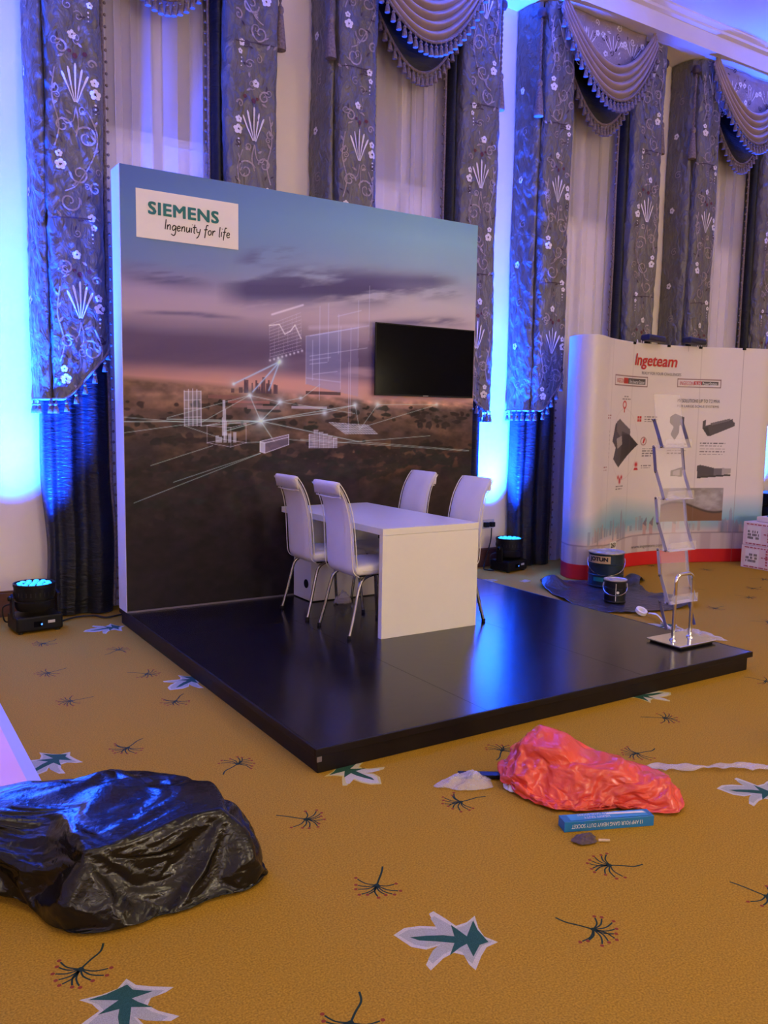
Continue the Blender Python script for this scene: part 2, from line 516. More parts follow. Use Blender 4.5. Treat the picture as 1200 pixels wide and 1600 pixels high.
def print_mesh(name, cv, surf, material, parent, gain):
    """grid mesh carrying the canvas colours; surf maps arrays (X, Y) to (x, y, z)"""
    nx, ny = cv.nx, cv.ny
    x, y, z = surf(cv.X, cv.Y)
    off = wloc(parent)
    co = np.stack([x - off.x, y - off.y, z - off.z], -1).reshape(-1, 3).astype(np.float32)
    me = bpy.data.meshes.new(name)
    me.vertices.add(len(co))
    me.vertices.foreach_set('co', co.ravel())
    i, j = np.meshgrid(np.arange(nx), np.arange(ny))
    a = (j * (nx + 1) + i).ravel()
    q = np.stack([a, a + 1, a + nx + 2, a + nx + 1], -1).astype(np.int32)
    me.loops.add(q.size)
    me.loops.foreach_set('vertex_index', q.ravel())
    me.polygons.add(len(q))
    me.polygons.foreach_set('loop_start', np.arange(0, q.size, 4, dtype=np.int32))
    me.polygons.foreach_set('loop_total', np.full(len(q), 4, np.int32))
    me.polygons.foreach_set('use_smooth', np.ones(len(q), bool))
    me.update(calc_edges=True)
    c = np.clip(cv.c / 255, 0, 1)
    c = np.where(c <= 0.04045, c / 12.92, ((c + 0.055) / 1.055) ** 2.4) * gain
    c = np.clip(c, 0, 0.92).reshape(-1, 3)
    rgba = np.concatenate([c, np.ones((len(c), 1))], 1).astype(np.float32)
    at = me.color_attributes.new('print', 'FLOAT_COLOR', 'POINT')
    at.data.foreach_set('color', rgba.ravel())
    me.materials.append(material)
    o = bpy.data.objects.new(name, me)
    col.objects.link(o)
    o.parent = parent
    return o

# ------------------------------------------------------------------ the room
WY = 0.85          # back wall face
X0, X1, YF, ZC = -7.0, 16.0, -14.0, 6.08
PER, GX = 2.41, -0.46     # window bays
OPEN0, OPEN1, LINTEL = 0.42, 1.62, 5.8

def room():
    f = MB().box(X0 - .2, X1 + .2, YF - .2, WY + .5, -0.2, 0).build('floor', M['carpet'])
    tag(f, kind='structure')
    tag(MB().box(X0 - .2, X1 + .2, YF - .2, WY + .5, ZC, ZC + .2).build('ceiling', M['ceiling']), kind='structure')
    tag(MB().box(X0 - .2, X0, YF, WY, 0, ZC).build('wall_left', M['wall']), kind='structure')
    tag(MB().box(X1, X1 + .2, YF, WY, 0, ZC).build('wall_right', M['wall']), kind='structure')
    tag(MB().box(X0, X1, YF - .2, YF, 0, ZC).build('wall_front', M['wall']), kind='structure')
    wb = MB()
    bb = MB()
    edges = [X0]
    for k in range(4):
        edges += [GX + k * PER + OPEN0, GX + k * PER + OPEN1]
    edges.append(X1)
    for i in range(0, len(edges), 2):
        wb.box(edges[i], edges[i + 1], WY, WY + .45, 0, ZC)
        bb.box(edges[i], edges[i + 1], WY - .02, WY, 0, 0.19)
        bb.box(edges[i], edges[i + 1], WY - .012, WY, 0.19, 0.205)
    for k in range(4):
        wb.box(GX + k * PER + OPEN0, GX + k * PER + OPEN1, WY, WY + .45, LINTEL, ZC)
    tag(wb.build('wall_back', M['wall']), kind='structure')
    tag(bb.build('baseboard_back', M['baseboard'], bevel=.004), kind='structure')
    c = MB()
    prof = [(WY, 5.80), (0.30, 5.80), (0.30, 5.98), (0.26, 6.0), (0.26, 6.03), (0.22, 6.06), (0.22, ZC), (WY, ZC)]
    n = len(prof)
    vs = [(X0, y, z) for y, z in prof] + [(X1, y, z) for y, z in prof]
    c.add(vs, [tuple(range(n)), tuple(range(n, 2 * n))] + [(i, (i + 1) % n, n + (i + 1) % n, n + i) for i in range(n)])
    tag(c.build('trim_1', M['cornice']), kind='structure')
    for k in range(4):
        a, b = GX + k * PER + OPEN0, GX + k * PER + OPEN1
        y = WY + .055
        m = MB()
        for x in (a, (a + b) / 2 - .03, b - .06):
            m.box(x, x + .06, y - .05, y + .02, 0, LINTEL)
        for z in (0, 3.80, LINTEL - .07):
            m.box(a, b, y - .045, y + .02, z, z + .07)
        wdw = tag(m.build('window_%d' % (k + 1), M['frame']), kind='structure')
        MB().box(a, b, y - .01, y + .01, 3.87, LINTEL).build('glass_pane', M['glass'], wdw)
        MB().box(a + .06, b - .06, y - .03, y - .012, 0.07, 3.80).build('blackout_board', M['blind'], wdw)
        MB().box(a, b, WY + .24, WY + .28, 0, LINTEL).build('outer_shutter', M['windark'], wdw)
    return f
floor = room()

# ------------------------------------------------------------------ carpet motifs (inlaid pile, children of the floor)
OUT = [(0.0, 0.0), (0.095, 0.121), (0.241, 0.172), (0.409, 0.18), (0.33, 0.388), (0.372, 0.436), (0.494, 0.325), (0.6, 0.214), (0.707, 0.285), (0.788, 0.404), (0.819, 0.207), (0.871, 0.074), (1.0, 0.0), (0.889, -0.091), (0.836, -0.226), (0.779, -0.437), (0.721, -0.363), (0.675, -0.233), (0.583, -0.206), (0.485, -0.298), (0.373, -0.484), (0.327, -0.41), (0.371, -0.248), (0.449, -0.109), (0.321, -0.189), (0.178, -0.162)]
INN = [(0.159, -0.022), (0.312, 0.021), (0.477, 0.047), (0.585, 0.041), (0.55, 0.223), (0.634, 0.134), (0.705, 0.055), (0.771, 0.324), (0.812, 0.17), (0.91, -0.011), (0.825, -0.065), (0.762, -0.248), (0.704, -0.061), (0.643, -0.12), (0.545, -0.248), (0.586, -0.062), (0.395, -0.056), (0.252, -0.06)]
LEAVES = [(-0.341, -4.157, -0.084, -4.354, 0), (-1.203, -4.216, -1.137, -4.018, 0), (1.466, -4.012, 1.70, -4.22, 0), (0.21, -3.22, 0.13, -2.93, 1), (2.38, -3.035, 2.09, -2.97, 1), (-1.135, -2.35, -0.879, -2.169, 0), (-0.18, -1.52, 0.082, -1.34, 0), (-0.299, 0.083, 0.012, 0.108, 0), (3.524, -1.92, 3.80, -1.94, 0)]
SPR = [(-1.209, -3.82, -1.117, -3.732), (-0.236, -3.891, -0.163, -3.814), (0.22, -4.461, 0.165, -4.351), (0.562, -4.218, 0.687, -4.288), (-0.228, -3.338, -0.291, -3.269), (0.406, -3.536, 0.53, -3.554), (-0.649, -4.417, -0.583, -4.347), (0.873, -4.635, 0.847, -4.512), (0.918, -3.201, 0.783, -3.299), (1.473, -3.562, 1.577, -3.568), (1.986, -3.302, 1.897, -3.228), (-0.63, -2.252, -0.546, -2.188), (-0.252, -2.701, -0.365, -2.78), (-0.712, -1.429, -0.598, -1.42), (-0.21, -1.717, -0.136, -1.633), (-0.207, -1.146, -0.281, -1.074), (-0.714, -0.829, -0.618, -0.791), (-0.218, -0.53, -0.32, -0.597), (-0.607, -0.108, -0.548, -0.064), (6.219, -0.454, 6.319, -0.462), (5.179, -1.04, 5.205, -1.123), (5.742, -1.339, 5.871, -1.337), (5.299, -1.569, 5.291, -1.501), (4.632, -1.716, 4.771, -1.706), (4.551, -2.249, 4.469, -2.154), (5.874, -0.006, 5.932, -0.082), (6.254, -1.092, 6.207, -1.028), (3.09, -3.185, 3.067, -3.111)]

def carpet_motifs():
    def scaled(poly, k):      # shrink the outline towards its own middle line
        return [(0.5 + (x - 0.5) * (1 - k), y * (1 - 1.6 * k)) for x, y in poly]
    leaf = []
    for edge in ('leafedge', 'leafyellow'):
        m = MB()
        m.prism(OUT, 0, .0018)
        m.m = 1
        m.prism([(x * .9 + .05, y * .80) for x, y in OUT], 0, .0026)
        m.m = 2
        m.prism(INN, 0, .0034)
        o = m.build('carpet_leaf', [M[edge], M['leafpale'] if edge == 'leafedge' else M['leafedge'], M['leafgreen']], None)
        leaf.append(o.data)
        bpy.data.objects.remove(o)
    for x, y, x2, y2, kind in LEAVES:
        L = max(math.hypot(x2 - x, y2 - y), 0.30)
        share(leaf[kind], 'carpet_leaf', floor, (x, y, 0), math.atan2(y2 - y, x2 - x), L)
    vars_ = []
    for vnum in range(3):
        rng = random.Random(vnum)
        m = MB()
        fl = lambda z: (lambda a, b: (a, b, z))
        st = smoothpath([(0, 0), (.35, .03 * (vnum - 1)), (.7, .08 * (vnum - 1)), (1.0, .03)], 4)
        m.ribbon(st, [.055] * len(st), fl(.002))
        m.disc((0, 0), .075, fl(.0025), 10)
        n = 10
        for i in range(n):
            q = PI + math.radians(-105 + 210 * i / (n - 1) + rng.uniform(-6, 6))
            L = .62 + rng.uniform(-.08, .1)
            bend = .28 * (1 if i >= n / 2 else -1)
            pts = smoothpath([(0, 0), (.5 * L * math.cos(q - bend), .5 * L * math.sin(q - bend)), (L * math.cos(q), L * math.sin(q))], 4)
            k = len(pts)
            m.m = 0
            m.ribbon(pts[:k - 1], [.045] * (k - 1), fl(.002))
            m.m = 1
            e = pts[-1]
            m.disc(e, .055, fl(.0024), 7)
        o = m.build('carpet_sprig', [M['sprig'], M['sprigred']], None)
        vars_.append(o.data)
        bpy.data.objects.remove(o)
    for i, (x, y, x2, y2) in enumerate(SPR):
        share(vars_[i % 3], 'carpet_sprig', floor, (x, y, 0), math.atan2(y2 - y, x2 - x), 0.124)
carpet_motifs()

# ------------------------------------------------------------------ curtains
_ts = None
def tassel_mesh():
    global _ts
    if _ts is None:
        m = MB().lathe([(.004, 0), (.004, -.02), (.013, -.025), (.015, -.035), (.010, -.043), (.014, -.05), (.022, -.095), (.021, -.10)], n=8)
        o = m.build('tassel', M['fringe'], None, smooth=True)
        _ts = o.data
        bpy.data.objects.remove(o)
    return _ts

class Path:
    """plan line of a hanging cloth; at(a) gives the point at arc length a"""
    def __init__(s, pts, n=8):
        s.p = np.array(smoothpath(pts, n))
        s.a = np.concatenate([[0], np.cumsum(np.hypot(*np.diff(s.p, axis=0).T))])
        s.L = s.a[-1]
    def at(s, a):
        return float(np.interp(a, s.a, s.p[:, 0])), float(np.interp(a, s.a, s.p[:, 1]))
    def normal(s, a):
        x0, y0 = s.at(max(a - .008, 0)); x1, y1 = s.at(min(a + .008, s.L))
        l = math.hypot(x1 - x0, y1 - y0) or 1
        return (y1 - y0) / l, -(x1 - x0) / l

def spiral(c, r, turns, start, sgn=1, tail=0.12):
    pts = []
    n = int(14 * turns)
    for i in range(n + 1):
        t = i / n
        q = start + sgn * 2 * PI * turns * t
        rr = r * (1 - .85 * t)
        pts.append((c[0] + rr * math.cos(q), c[1] + rr * math.sin(q)))
    return pts

def embroider(m, fn, cx, zc, mir, width=0.19):
    """one repeat of the shell, flower and scroll pattern around (cx, zc)"""
    P = lambda x, y: fn(cx + mir * x, zc + y)
    def flower(x, y, r):
        m.m = 0
        for i in range(5):
            q = 2 * PI * i / 5 + .3
            m.disc((x + r * .56 * math.cos(q), y + r * .56 * math.sin(q)), r * .46, P, 7)
        m.m = 2
        m.disc((x, y), r * .30, P, 6)
    def leaf(x, y, l, ang, mi=1):
        m.m = mi
        c, s = math.cos(ang), math.sin(ang)
        pts = [(x + c * l * t, y + s * l * t) for t in (0, .25, .5, .75, 1)]
        m.ribbon(pts, [.003, l * .28, l * .36, l * .26, .003], P)
    m.m = 0
    for i in range(5):
        q = PI / 2 + math.radians(-10.5 * (i - 2))
        L = .30 - .03 * abs(i - 2)
        pts = [(math.cos(q) * r * 1.1, -.15 + math.sin(q) * r) for r in (.03, .14, L - .02, L)]
        m.ribbon(pts, [.006, .011, .017, .007], P)
    m.m = 3
    m.disc((0, .20), .022, P, 6); m.disc((.075, .225), .018, P, 6); m.disc((-.04, .225), .014, P, 6)
    flower(.135, .035, .030); flower(.140, -.045, .040)
    flower(-.02, .34, .034)
    flower(-.125, -.50, .026); flower(-.115, -.575, .040)
    flower(.10, -.93, .030); flower(.115, -1.0, .024)
    m.m = 1
    for sp in (spiral((.075, -.36), .085, 1.4, PI * .9, -1), spiral((-.095, -.30), .06, 1.3, 0, 1), spiral((.02, -.62), .075, 1.4, PI, 1), spiral((-.06, -.83), .08, 1.3, .5, -1), spiral((.12, .16), .035, 1.2, 0, 1), spiral((-.1, .24), .05, 1.2, 2, -1), spiral((.13, -.72), .045, 1.2, 1, 1)):
        k = len(sp)
        m.ribbon(sp, [.015 - .007 * i / k for i in range(k)], P)
    for st in ([(0, -.15), (-.02, -.25), (-.07, -.28), (-.10, -.24)], [(0, -.15), (.02, -.26), (.00, -.36)], [(.10, -.2), (.15, -.35), (.11, -.52), (.0, -.70), (-.09, -.76)], [(-.14, .1), (-.16, -.1), (-.12, -.3), (-.15, -.45)]):
        sp = smoothpath(st, 5)
        m.ribbon(sp, .009, P)
    for x, y, l, a, mi in ((.03, -.2, .05, .4, 1), (-.03, -.21, .05, 2.7, 1), (-.16, -.06, .055, 1.1, 1), (-.15, .02, .05, 2.0, 1), (-.15, -.16, .05, 1.0, 1), (.13, -.28, .05, 1.2, 1),
                           (.14, -.38, .055, 2.3, 1), (.12, -.46, .05, .6, 1), (.06, -.58, .05, -.4, 2), (-.04, -.72, .05, .8, 1), (-.1, -.42, .04, 2, 2), (.06, .27, .05, 2.6, 1), (-.12, .17, .05, .5, 1), (.07, -.8, .05, .9, 2), (-.12, -.95, .05, 2.1, 1), (.0, -.96, .045, .2, 2)):
        leaf(x, y, l, a, mi)
    rng = random.Random(int(zc * 100))
    for i in range(26):
        x, y = rng.uniform(-width + .02, width - .02), rng.uniform(-1.12, .42)
        if abs(x) < .10 and -.16 < y < .2: continue
        q = rng.random()
        m.m = rng.choice((1, 1, 2, 2))
        if q < .4:
            m.ribbon(spiral((x, y), rng.uniform(.022, .042), 1.25, rng.uniform(0, 6), rng.choice((-1, 1))), .007, P)
        else:
            leaf(x, y, rng.uniform(.035, .055), rng.uniform(0, 6.28), m.m)
    for i in range(3):
        m.m = 0
        m.disc((.14, -.12 - .03 * i), .008 - .001 * i, P, 6)
        m.disc((.105, -1.05 - .03 * i), .008 - .001 * i, P, 6)

ORD = ['first', 'second', 'third', 'fourth']
def embroidered_drape(k, side):
    gx = GX + k * PER
    rng = random.Random(k * 2 + (side > 0))
    if side < 0:
        pts = [(0.0, .83), (-.005, .70), (.015, .58), (.05, .535), (.072, .56), (.078, .61), (.088, .56), (.10, .49), (.14, .462), (.22, .455), (.30, .468), (.38, .46), (.44, .468), (.475, .50), (.48, .56)]
        main = (.105, .455)
    else:
        pts = [(1.485, .66), (1.487, .58), (1.50, .545), (1.55, .525), (1.62, .532), (1.70, .515), (1.78, .525), (1.86, .512), (1.91, .52), (1.935, .56), (1.945, .66), (1.95, .83)]
        main = (1.51, 1.92)
    path = Path([(gx + x, y) for x, y in pts])
    aa = np.linspace(0, path.L, 200)
    xs = np.array([path.at(a)[0] for a in aa]) - gx
    am0 = float(aa[np.argmin(np.abs(xs - main[0]) + (aa < path.L * .2) * 9 * (side < 0))])
    am1 = float(aa[np.argmin(np.abs(xs - main[1]))])
    if side < 0:
        am0 = float(aa[[i for i in range(200) if xs[i] >= main[0]][0]])
        zb = lambda a: 1.70 + (0.47 * max(0, (a - am0 - .04) / (path.L - am0 - .04)) ** 1.25 if a > am0 + .04 else 0.0)
    else:
        am1 = float(aa[[i for i in range(200) if xs[i] <= main[1]][-1]])
        zb = lambda a: 1.68 + (0.32 * max(0, (am1 - .03 - a) / (am1 - .03)) ** 1.1 if a < am1 - .03 else 0.0)
    ztop = 5.79
    def pos(a, z, lift=0.0):
        x, y = path.at(a)
        nx, ny = path.normal(a)
        wv = .007 * math.sin(3.1 * z + k * 2 + a * 9) + .006 * noise.noise(Vector((a * 7, z * 1.7, k * 3.1 + side)))
        g = Vector((a * 11 + z * 3.2, z * 4.2 - a * 3.0, k * 5 + side))
        cr = 1 - 2.2 * abs(noise.noise(g)) + .55 * (1 - 2 * abs(noise.noise(g * 2.3)))
        d = wv + lift + .0075 * cr
        return (x + nx * d, y + ny * d, z)
    root = thing('embroidered_drape', 'grey silk drape embroidered with white flowers, %s of the %s window from left' % ('left' if side < 0 else 'right', ORD[k]),
                 'curtain', (gx + (.25 if side < 0 else 1.72), .7, zb(am0 if side < 0 else am1)), 'embroidered drapes framing the windows')
    m = MB().grid(96, 230, lambda u, v: pos(u * path.L, zb(u * path.L) + (ztop - zb(u * path.L)) * v))
    m.build('silk_panel', M['drape'], root, smooth=True, sharp=180)
    # braid along the lower hem and its tassels
    h = MB().tube([pos(a, zb(a) + .004, .004) for a in np.linspace(0, path.L, 70)], .011, 7)
    h.build('hem_braid', M['fringe'], root, smooth=True)
    off = wloc(root)
    nt = max(8, int(path.L / .066))
    for i in range(nt):
        a = (i + .5) / nt * path.L
        x, y, z = pos(a, zb(a) - .004, .006)
        share(tassel_mesh(), 'tassel', root, (x - off.x, y - off.y, z - off.z), 0, 1.0)
    # embroidery and the sewn cross seams
    e = MB()
    fn = lambda a, z: pos(min(max(a, .003), path.L - .003), min(max(z, zb(a) + .02), ztop), .006)
    mid = (am0 + am1) / 2
    mir = -1 if (k + (side > 0)) % 2 else 1
    mir = 1 if side < 0 else -1
    for zc in (5.55, 3.98, 2.43):
        embroider(e, fn, mid, zc, mir)
    for zc in (4.62, 3.02):
        e.m = 2
        sp = [(am0 + (am1 - am0) * t * .8 + .05 * (side > 0), zc + .02 * math.sin(2 * t)) for t in np.linspace(0, 1, 9)]
        e.ribbon(sp, .010, fn)
    fa = (.17, .12) if side < 0 else (path.L - .12, path.L - .2)
    P = lambda x, y: fn(x, y)
    for i in range(9):
        z = 2.0 + i * .42 + rng.uniform(-.05, .05)
        a0 = fa[i % 2]
        e.m = 0 if i % 2 else 1
        if i % 2:
            for q in range(5):
                e.disc((a0 + .018 * math.cos(q * 2 * PI / 5), z + .022 * math.sin(q * 2 * PI / 5)), .016, P, 7)
            e.m = 2
            e.disc((a0, z), .011, P, 6)
        else:
            e.ribbon(spiral((a0, z), .045, 1.3, 1.0), .007, P)
    o = e.build('embroidery', [M['thread_white'], M['thread_taupe'], M['thread_dark'], M['thread_red']], root)
    o['kind'] = 'stuff'
    return path

def lining_drape(k, side):
    gx = GX + k * PER
    if side < 0:
        pts = [(.03, .80), (.03, .66), (.07, .62), (.12, .63), (.16, .60), (.22, .585), (.27, .62), (.32, .63), (.36, .595), (.41, .58), (.46, .60), (.50, .62), (.525, .66)]
    else:
        pts = [(1.40, .70), (1.41, .64), (1.45, .60), (1.50, .64), (1.55, .65), (1.60, .62), (1.66, .615), (1.72, .66), (1.78, .65), (1.83, .61), (1.88, .63), (1.90, .70), (1.90, .80)]
    path = Path([(gx + x, y) for x, y in pts])
    def pos(a, z):
        x, y = path.at(a)
        nx, ny = path.normal(a)
        low = max(0, 1 - z / 1.6)
        d = .010 * noise.noise(Vector((a * 5, z * 1.3, k + side * 3))) + low * .045 * noise.noise(Vector((a * 4, z * .9, k * 2 + 7 + side)))
        pull = low * .06 * math.sin(z * 3.0 + k) * (.3 + .5 * noise.noise(Vector((z * 1.2, k, side))))
        return (x + nx * d + pull, min(y + ny * d, WY - .045), z)
    root = thing('lining_drape', 'charcoal floor-length drape behind embroidered one, %s of the %s window from left' % ('left' if side < 0 else 'right', ORD[k]),
                 'curtain', (gx + (.28 if side < 0 else 1.65), .68, .012), 'dark floor-length drapes')
    MB().grid(100, 90, lambda u, v: pos(u * path.L, .012 + 5.70 * v)).build('dark_cloth', M['drapedark'], root, smooth=True, sharp=180)
    # bobble braid down the inner edge
    a = path.L - .004 if side < 0 else .004
    t = MB()
    sx = .018 if side < 0 else -.018
    t.tube([(pos(a, z)[0] + sx * .5, pos(a, z)[1] - .004, z) for z in np.linspace(.05, 5.5, 60)], .014, 6)
    for z in np.arange(.1, 5.4, .085):
        p = pos(a, z)
        t.lathe([(.003, .012), (.011, .006), (.011, -.006), (.003, -.012)], (p[0] + sx * 1.9, p[1] - .006, z), 6)
    o = t.build('bobble_braid', M['fringe'], root, smooth=True)
    o['kind'] = 'stuff'

def sheer_curtain(k):
    gx = GX + k * PER
    rng = random.Random(40 + k)
    ph = [rng.uniform(0, 6) for _ in range(4)]
    def pos(u, v):
        z = .01 + 5.75 * v
        th = u * 44 + ph[0] + 2.0 * math.sin(u * 7 + ph[1]) + .15 * math.sin(z * .8 + u * 9)
        x = gx + .45 + 1.14 * u + .017 * math.sin(2 * th + .5) * (.6 + .4 * math.sin(u * 11 + ph[2]))
        y = .775 + .022 * math.sin(th) + .006 * math.sin(u * 17 + ph[3]) + .006 * noise.noise(Vector((u * 4, z, k)))
        return (x, y, z)
    m = MB().grid(220, 24, pos)
    o = m.build('sheer_curtain', M['sheer'], None, smooth=True, sharp=180)
    tag(o, 'pale voile sheer with vertical pleats hanging in the %s window from the left' % ORD[k], 'curtain', 'sheers in the windows')

def swag(k, kind):
    gx = GX + k * PER
    if kind == 'satin':
        xl, xr, yb, z0l, z0r, droptop, dropbot, nm, fr = .16, 1.62, .40, 5.74, 5.70, .52, .75, 'satin_swag', 26
        mm, lab, grp = M['satin'], 'brown satin swag with bunched folds and tassel fringe, %s window from the left', 'brown satin swags'
    else:
        xl, xr, yb, z0l, z0r, droptop, dropbot, nm, fr = .42, 1.54, .58, 5.45, 5.45, 0.0, .66, 'dark_swag', 22
        mm, lab, grp = M['drapedark'], 'black swag with tassel fringe below the brown one, %s window from the left', 'dark swags under the brown ones'
    cat = lambda s: math.sin(PI * s) ** .85 if 0 < s < 1 else 0.0
    def pos(s, t):
        x = gx + xl + (xr - xl) * (.5 + (s - .5) * (1 - .10 * (1 - t)))
        ztop = (z0l + (z0r - z0l) * s)
        if kind == 'satin':
            ends = .14 * (1 - t)
            z = ztop + ends - (droptop + (dropbot - droptop) * t) * cat(s) - .02
            fold = abs(math.sin(t * PI * 4.2 + .5 * math.sin(s * 3)))
            y = yb - (.035 + .055 * fold) * (.35 + .65 * cat(s)) - .03 * t * cat(s)
        else:
            zb = ztop - dropbot * cat(s)
            z = 5.74 + (zb - 5.74) * t
            y = yb - .05 * math.sin(t * 2.2) * cat(s) - .018 * math.sin(t * 15 + s * 2) * cat(s)
        return (x, y, z)
    mid = pos(.5, 1)
    root = thing(nm, lab % ORD[k], 'swag', mid, grp)
    MB().grid(56, 50, pos).build('draped_cloth', mm, root, smooth=True, solid=.004, sharp=80)
    off = wloc(root)
    MB().tube([pos(s, 1.0) for s in np.linspace(0.005, .995, 60)], .013, 7).build('hem_braid', M['fringe'], root, smooth=True)
    for i in range(fr):
        p = pos((i + .5) / fr, 1.0)
        share(tassel_mesh(), 'tassel', root, (p[0] - off.x, p[1] - .004 - off.y, p[2] - .006 - off.z), 0, 1.15)

def valance(k):
    gx = GX + k * PER
    zb = 5.05
    root = thing('valance', 'light damask valance with shell embroidery behind the swag, %s window from the left' % ORD[k], 'valance', (gx + .9, .47, zb), 'damask valances')
    def fn(x, z, lift=0.0):
        y = .455 + .008 * math.sin(x * 11 + k) - lift
        return (x, y, z)
    low = lambda u: 5.40 - .22 * math.sin(PI * u)
    MB().grid(40, 12, lambda u, v: fn(gx + .30 + 1.20 * u, low(u) + (5.79 - low(u)) * v)).build('damask_panel', M['valance'], root, smooth=True, solid=.004, sharp=80)
    e = MB()
    F = lambda x, z: fn(x, z, .006)
    for x, z, mr in ((gx + .62, 5.58, 1), (gx + .98, 5.58, -1), (gx + 1.30, 5.60, 1)):
        P = lambda a, b: F(x + mr * a, z + b)
        e.m = 0
        for i in range(5):
            q = PI / 2 + math.radians(20 * (i - 2))
            e.ribbon([(math.cos(q) * r, -.12 + math.sin(q) * r) for r in (.05, .13, .20)], [.006, .012, .006], P)
        for fx, fz in ((.14, .06), (-.13, .02), (.1, -.12)):
            e.m = 0
            for q in range(5):
                e.disc((fx + .018 * math.cos(q * 2 * PI / 5), fz + .018 * math.sin(q * 2 * PI / 5)), .015, P, 7)
            e.m = 2
            e.disc((fx, fz), .010, P, 6)
        e.m = 1
        for c, st in (((.07, .12), 0), ((-.06, -.14), 2), ((-.09, .14), 1), ((.16, -.05), 3)):
            e.ribbon(spiral(c, .045, 1.3, st), .008, P)
        e.m = 2
        for c, st in (((.02, -.1), 2), ((.1, .03), 4)):
            e.ribbon(spiral(c, .035, 1.1, st), .009, P)
    rng = random.Random(77 + k)
    P = lambda a, b: F(a, b)
    for i in range(46):
        x, z = gx + rng.uniform(.36, 1.44), rng.uniform(5.22, 5.77)
        e.m = rng.choice((1, 1, 2, 0))
        if rng.random() < .5:
            e.ribbon(spiral((x, z), rng.uniform(.03, .05), 1.25, rng.uniform(0, 6), rng.choice((-1, 1))), .009, P)
        else:
            q, l = rng.uniform(0, 6.28), rng.uniform(.04, .07)
            e.ribbon([(x + math.cos(q) * l * t, z + math.sin(q) * l * t) for t in (0, .3, .6, 1)], [.003, l * .3, l * .34, .003], P)
    o = e.build('embroidery', [M['thread_white'], M['thread_taupe'], M['thread_dark']], root)
    o['kind'] = 'stuff'

def hanging_tassel(k, side):
    gx = GX + k * PER
    x = gx + (.015 if side < 0 else 1.995)
    y = .50 if side < 0 else .60
    z1 = 5.0
    root = thing('curtain_tassel', 'long rope tassel at the %s edge of the drapes, %s window from the left' % ('left' if side < 0 else 'right', ORD[k]), 'tassel', (x, y, z1 - .34), 'rope tassels beside the drapes')
    MB().lathe([(.004, .05), (.03, .045), (.048, .02), (.05, -.01), (.035, -.04), (.004, -.05)], (x, y, 5.66), 12).build('knob', M['thread_dark'], root, smooth=True)
    MB().bar((x, y, 5.66), (x, WY - .012, 5.66), .02, .02).build('wall_bracket', M['thread_dark'], root)
    c = MB()
    for ph in (0, PI):
        c.tube([(x + .007 * math.cos(z * 60 + ph), y + .007 * math.sin(z * 60 + ph), z) for z in np.linspace(z1 - .02, 5.63, 60)], .007, 5)
    c.build('cord', M['fringe'], root, smooth=True)
    MB().lathe([(.008, .03), (.026, .01), (.03, -.02), (.02, -.045), (.026, -.055), (.03, -.10), (.05, -.31), (.048, -.33), (.01, -.335)], (x, y, z1), 16).build('skirt', M['fringe'], root, smooth=True)

for k in range(4):
    embroidered_drape(k, -1)
    embroidered_drape(k, 1)
    lining_drape(k, -1)
    lining_drape(k, 1)
    sheer_curtain(k)
    valance(k)
    swag(k, 'dark')
    swag(k, 'satin')
    hanging_tassel(k, -1)
    hanging_tassel(k, 1)

# ------------------------------------------------------------------ platform
HP, HB, WP, DP, TH = 0.1212, 3.2371, 3.2358, 2.9975, 0.2122
def platform():
    root = thing('display_platform', 'low black vinyl platform under the table and chairs', 'platform', (WP / 2, -1.4, 0))
    g = .0016
    sk = .018
    MB().box(sk, WP - sk - .012, -DP + sk, TH, 0, HP - .022).build('skirting', M['skirt'], root, bevel=.003)
    # sheets of the deck with open joints between them
    for x0, x1, y0, y1 in ((.012, 2.2, -.80, TH - .012), (2.2, WP - .012, -.80, TH - .012), (.012, 1.0, -DP + .012, -.80), (1.0, 2.19, -DP + .012, -.80), (2.19, WP - .012, -DP + .012, -.80)):
        MB().box(x0 + g / 2, x1 - g / 2, y0 + g / 2, y1 - g / 2, HP - .022, HP).build('deck_board', M['platform'], root, bevel=.0008)
    for a in ((0, WP, -DP, -DP + .012), (0, WP, TH - .012, TH), (0, .012, -DP + .012, TH - .012), (WP - .012, WP, -DP + .012, TH - .012)):
        MB().box(*a, HP - .034, HP + .001).build('edge_trim', M['skirt'], root, bevel=.002)
    MB().box(.006, .030, -DP - .0015, -DP + .004, HP - .060, HP - .036).build('corner_tape', M['greyink'], root)
platform()

# ------------------------------------------------------------------ backdrop with the landscape print
def ramp(t, stops):
    ts = [s[0] for s in stops]
    return np.stack([np.interp(t, ts, [s[1][i] for s in stops]) for i in range(3)], -1)

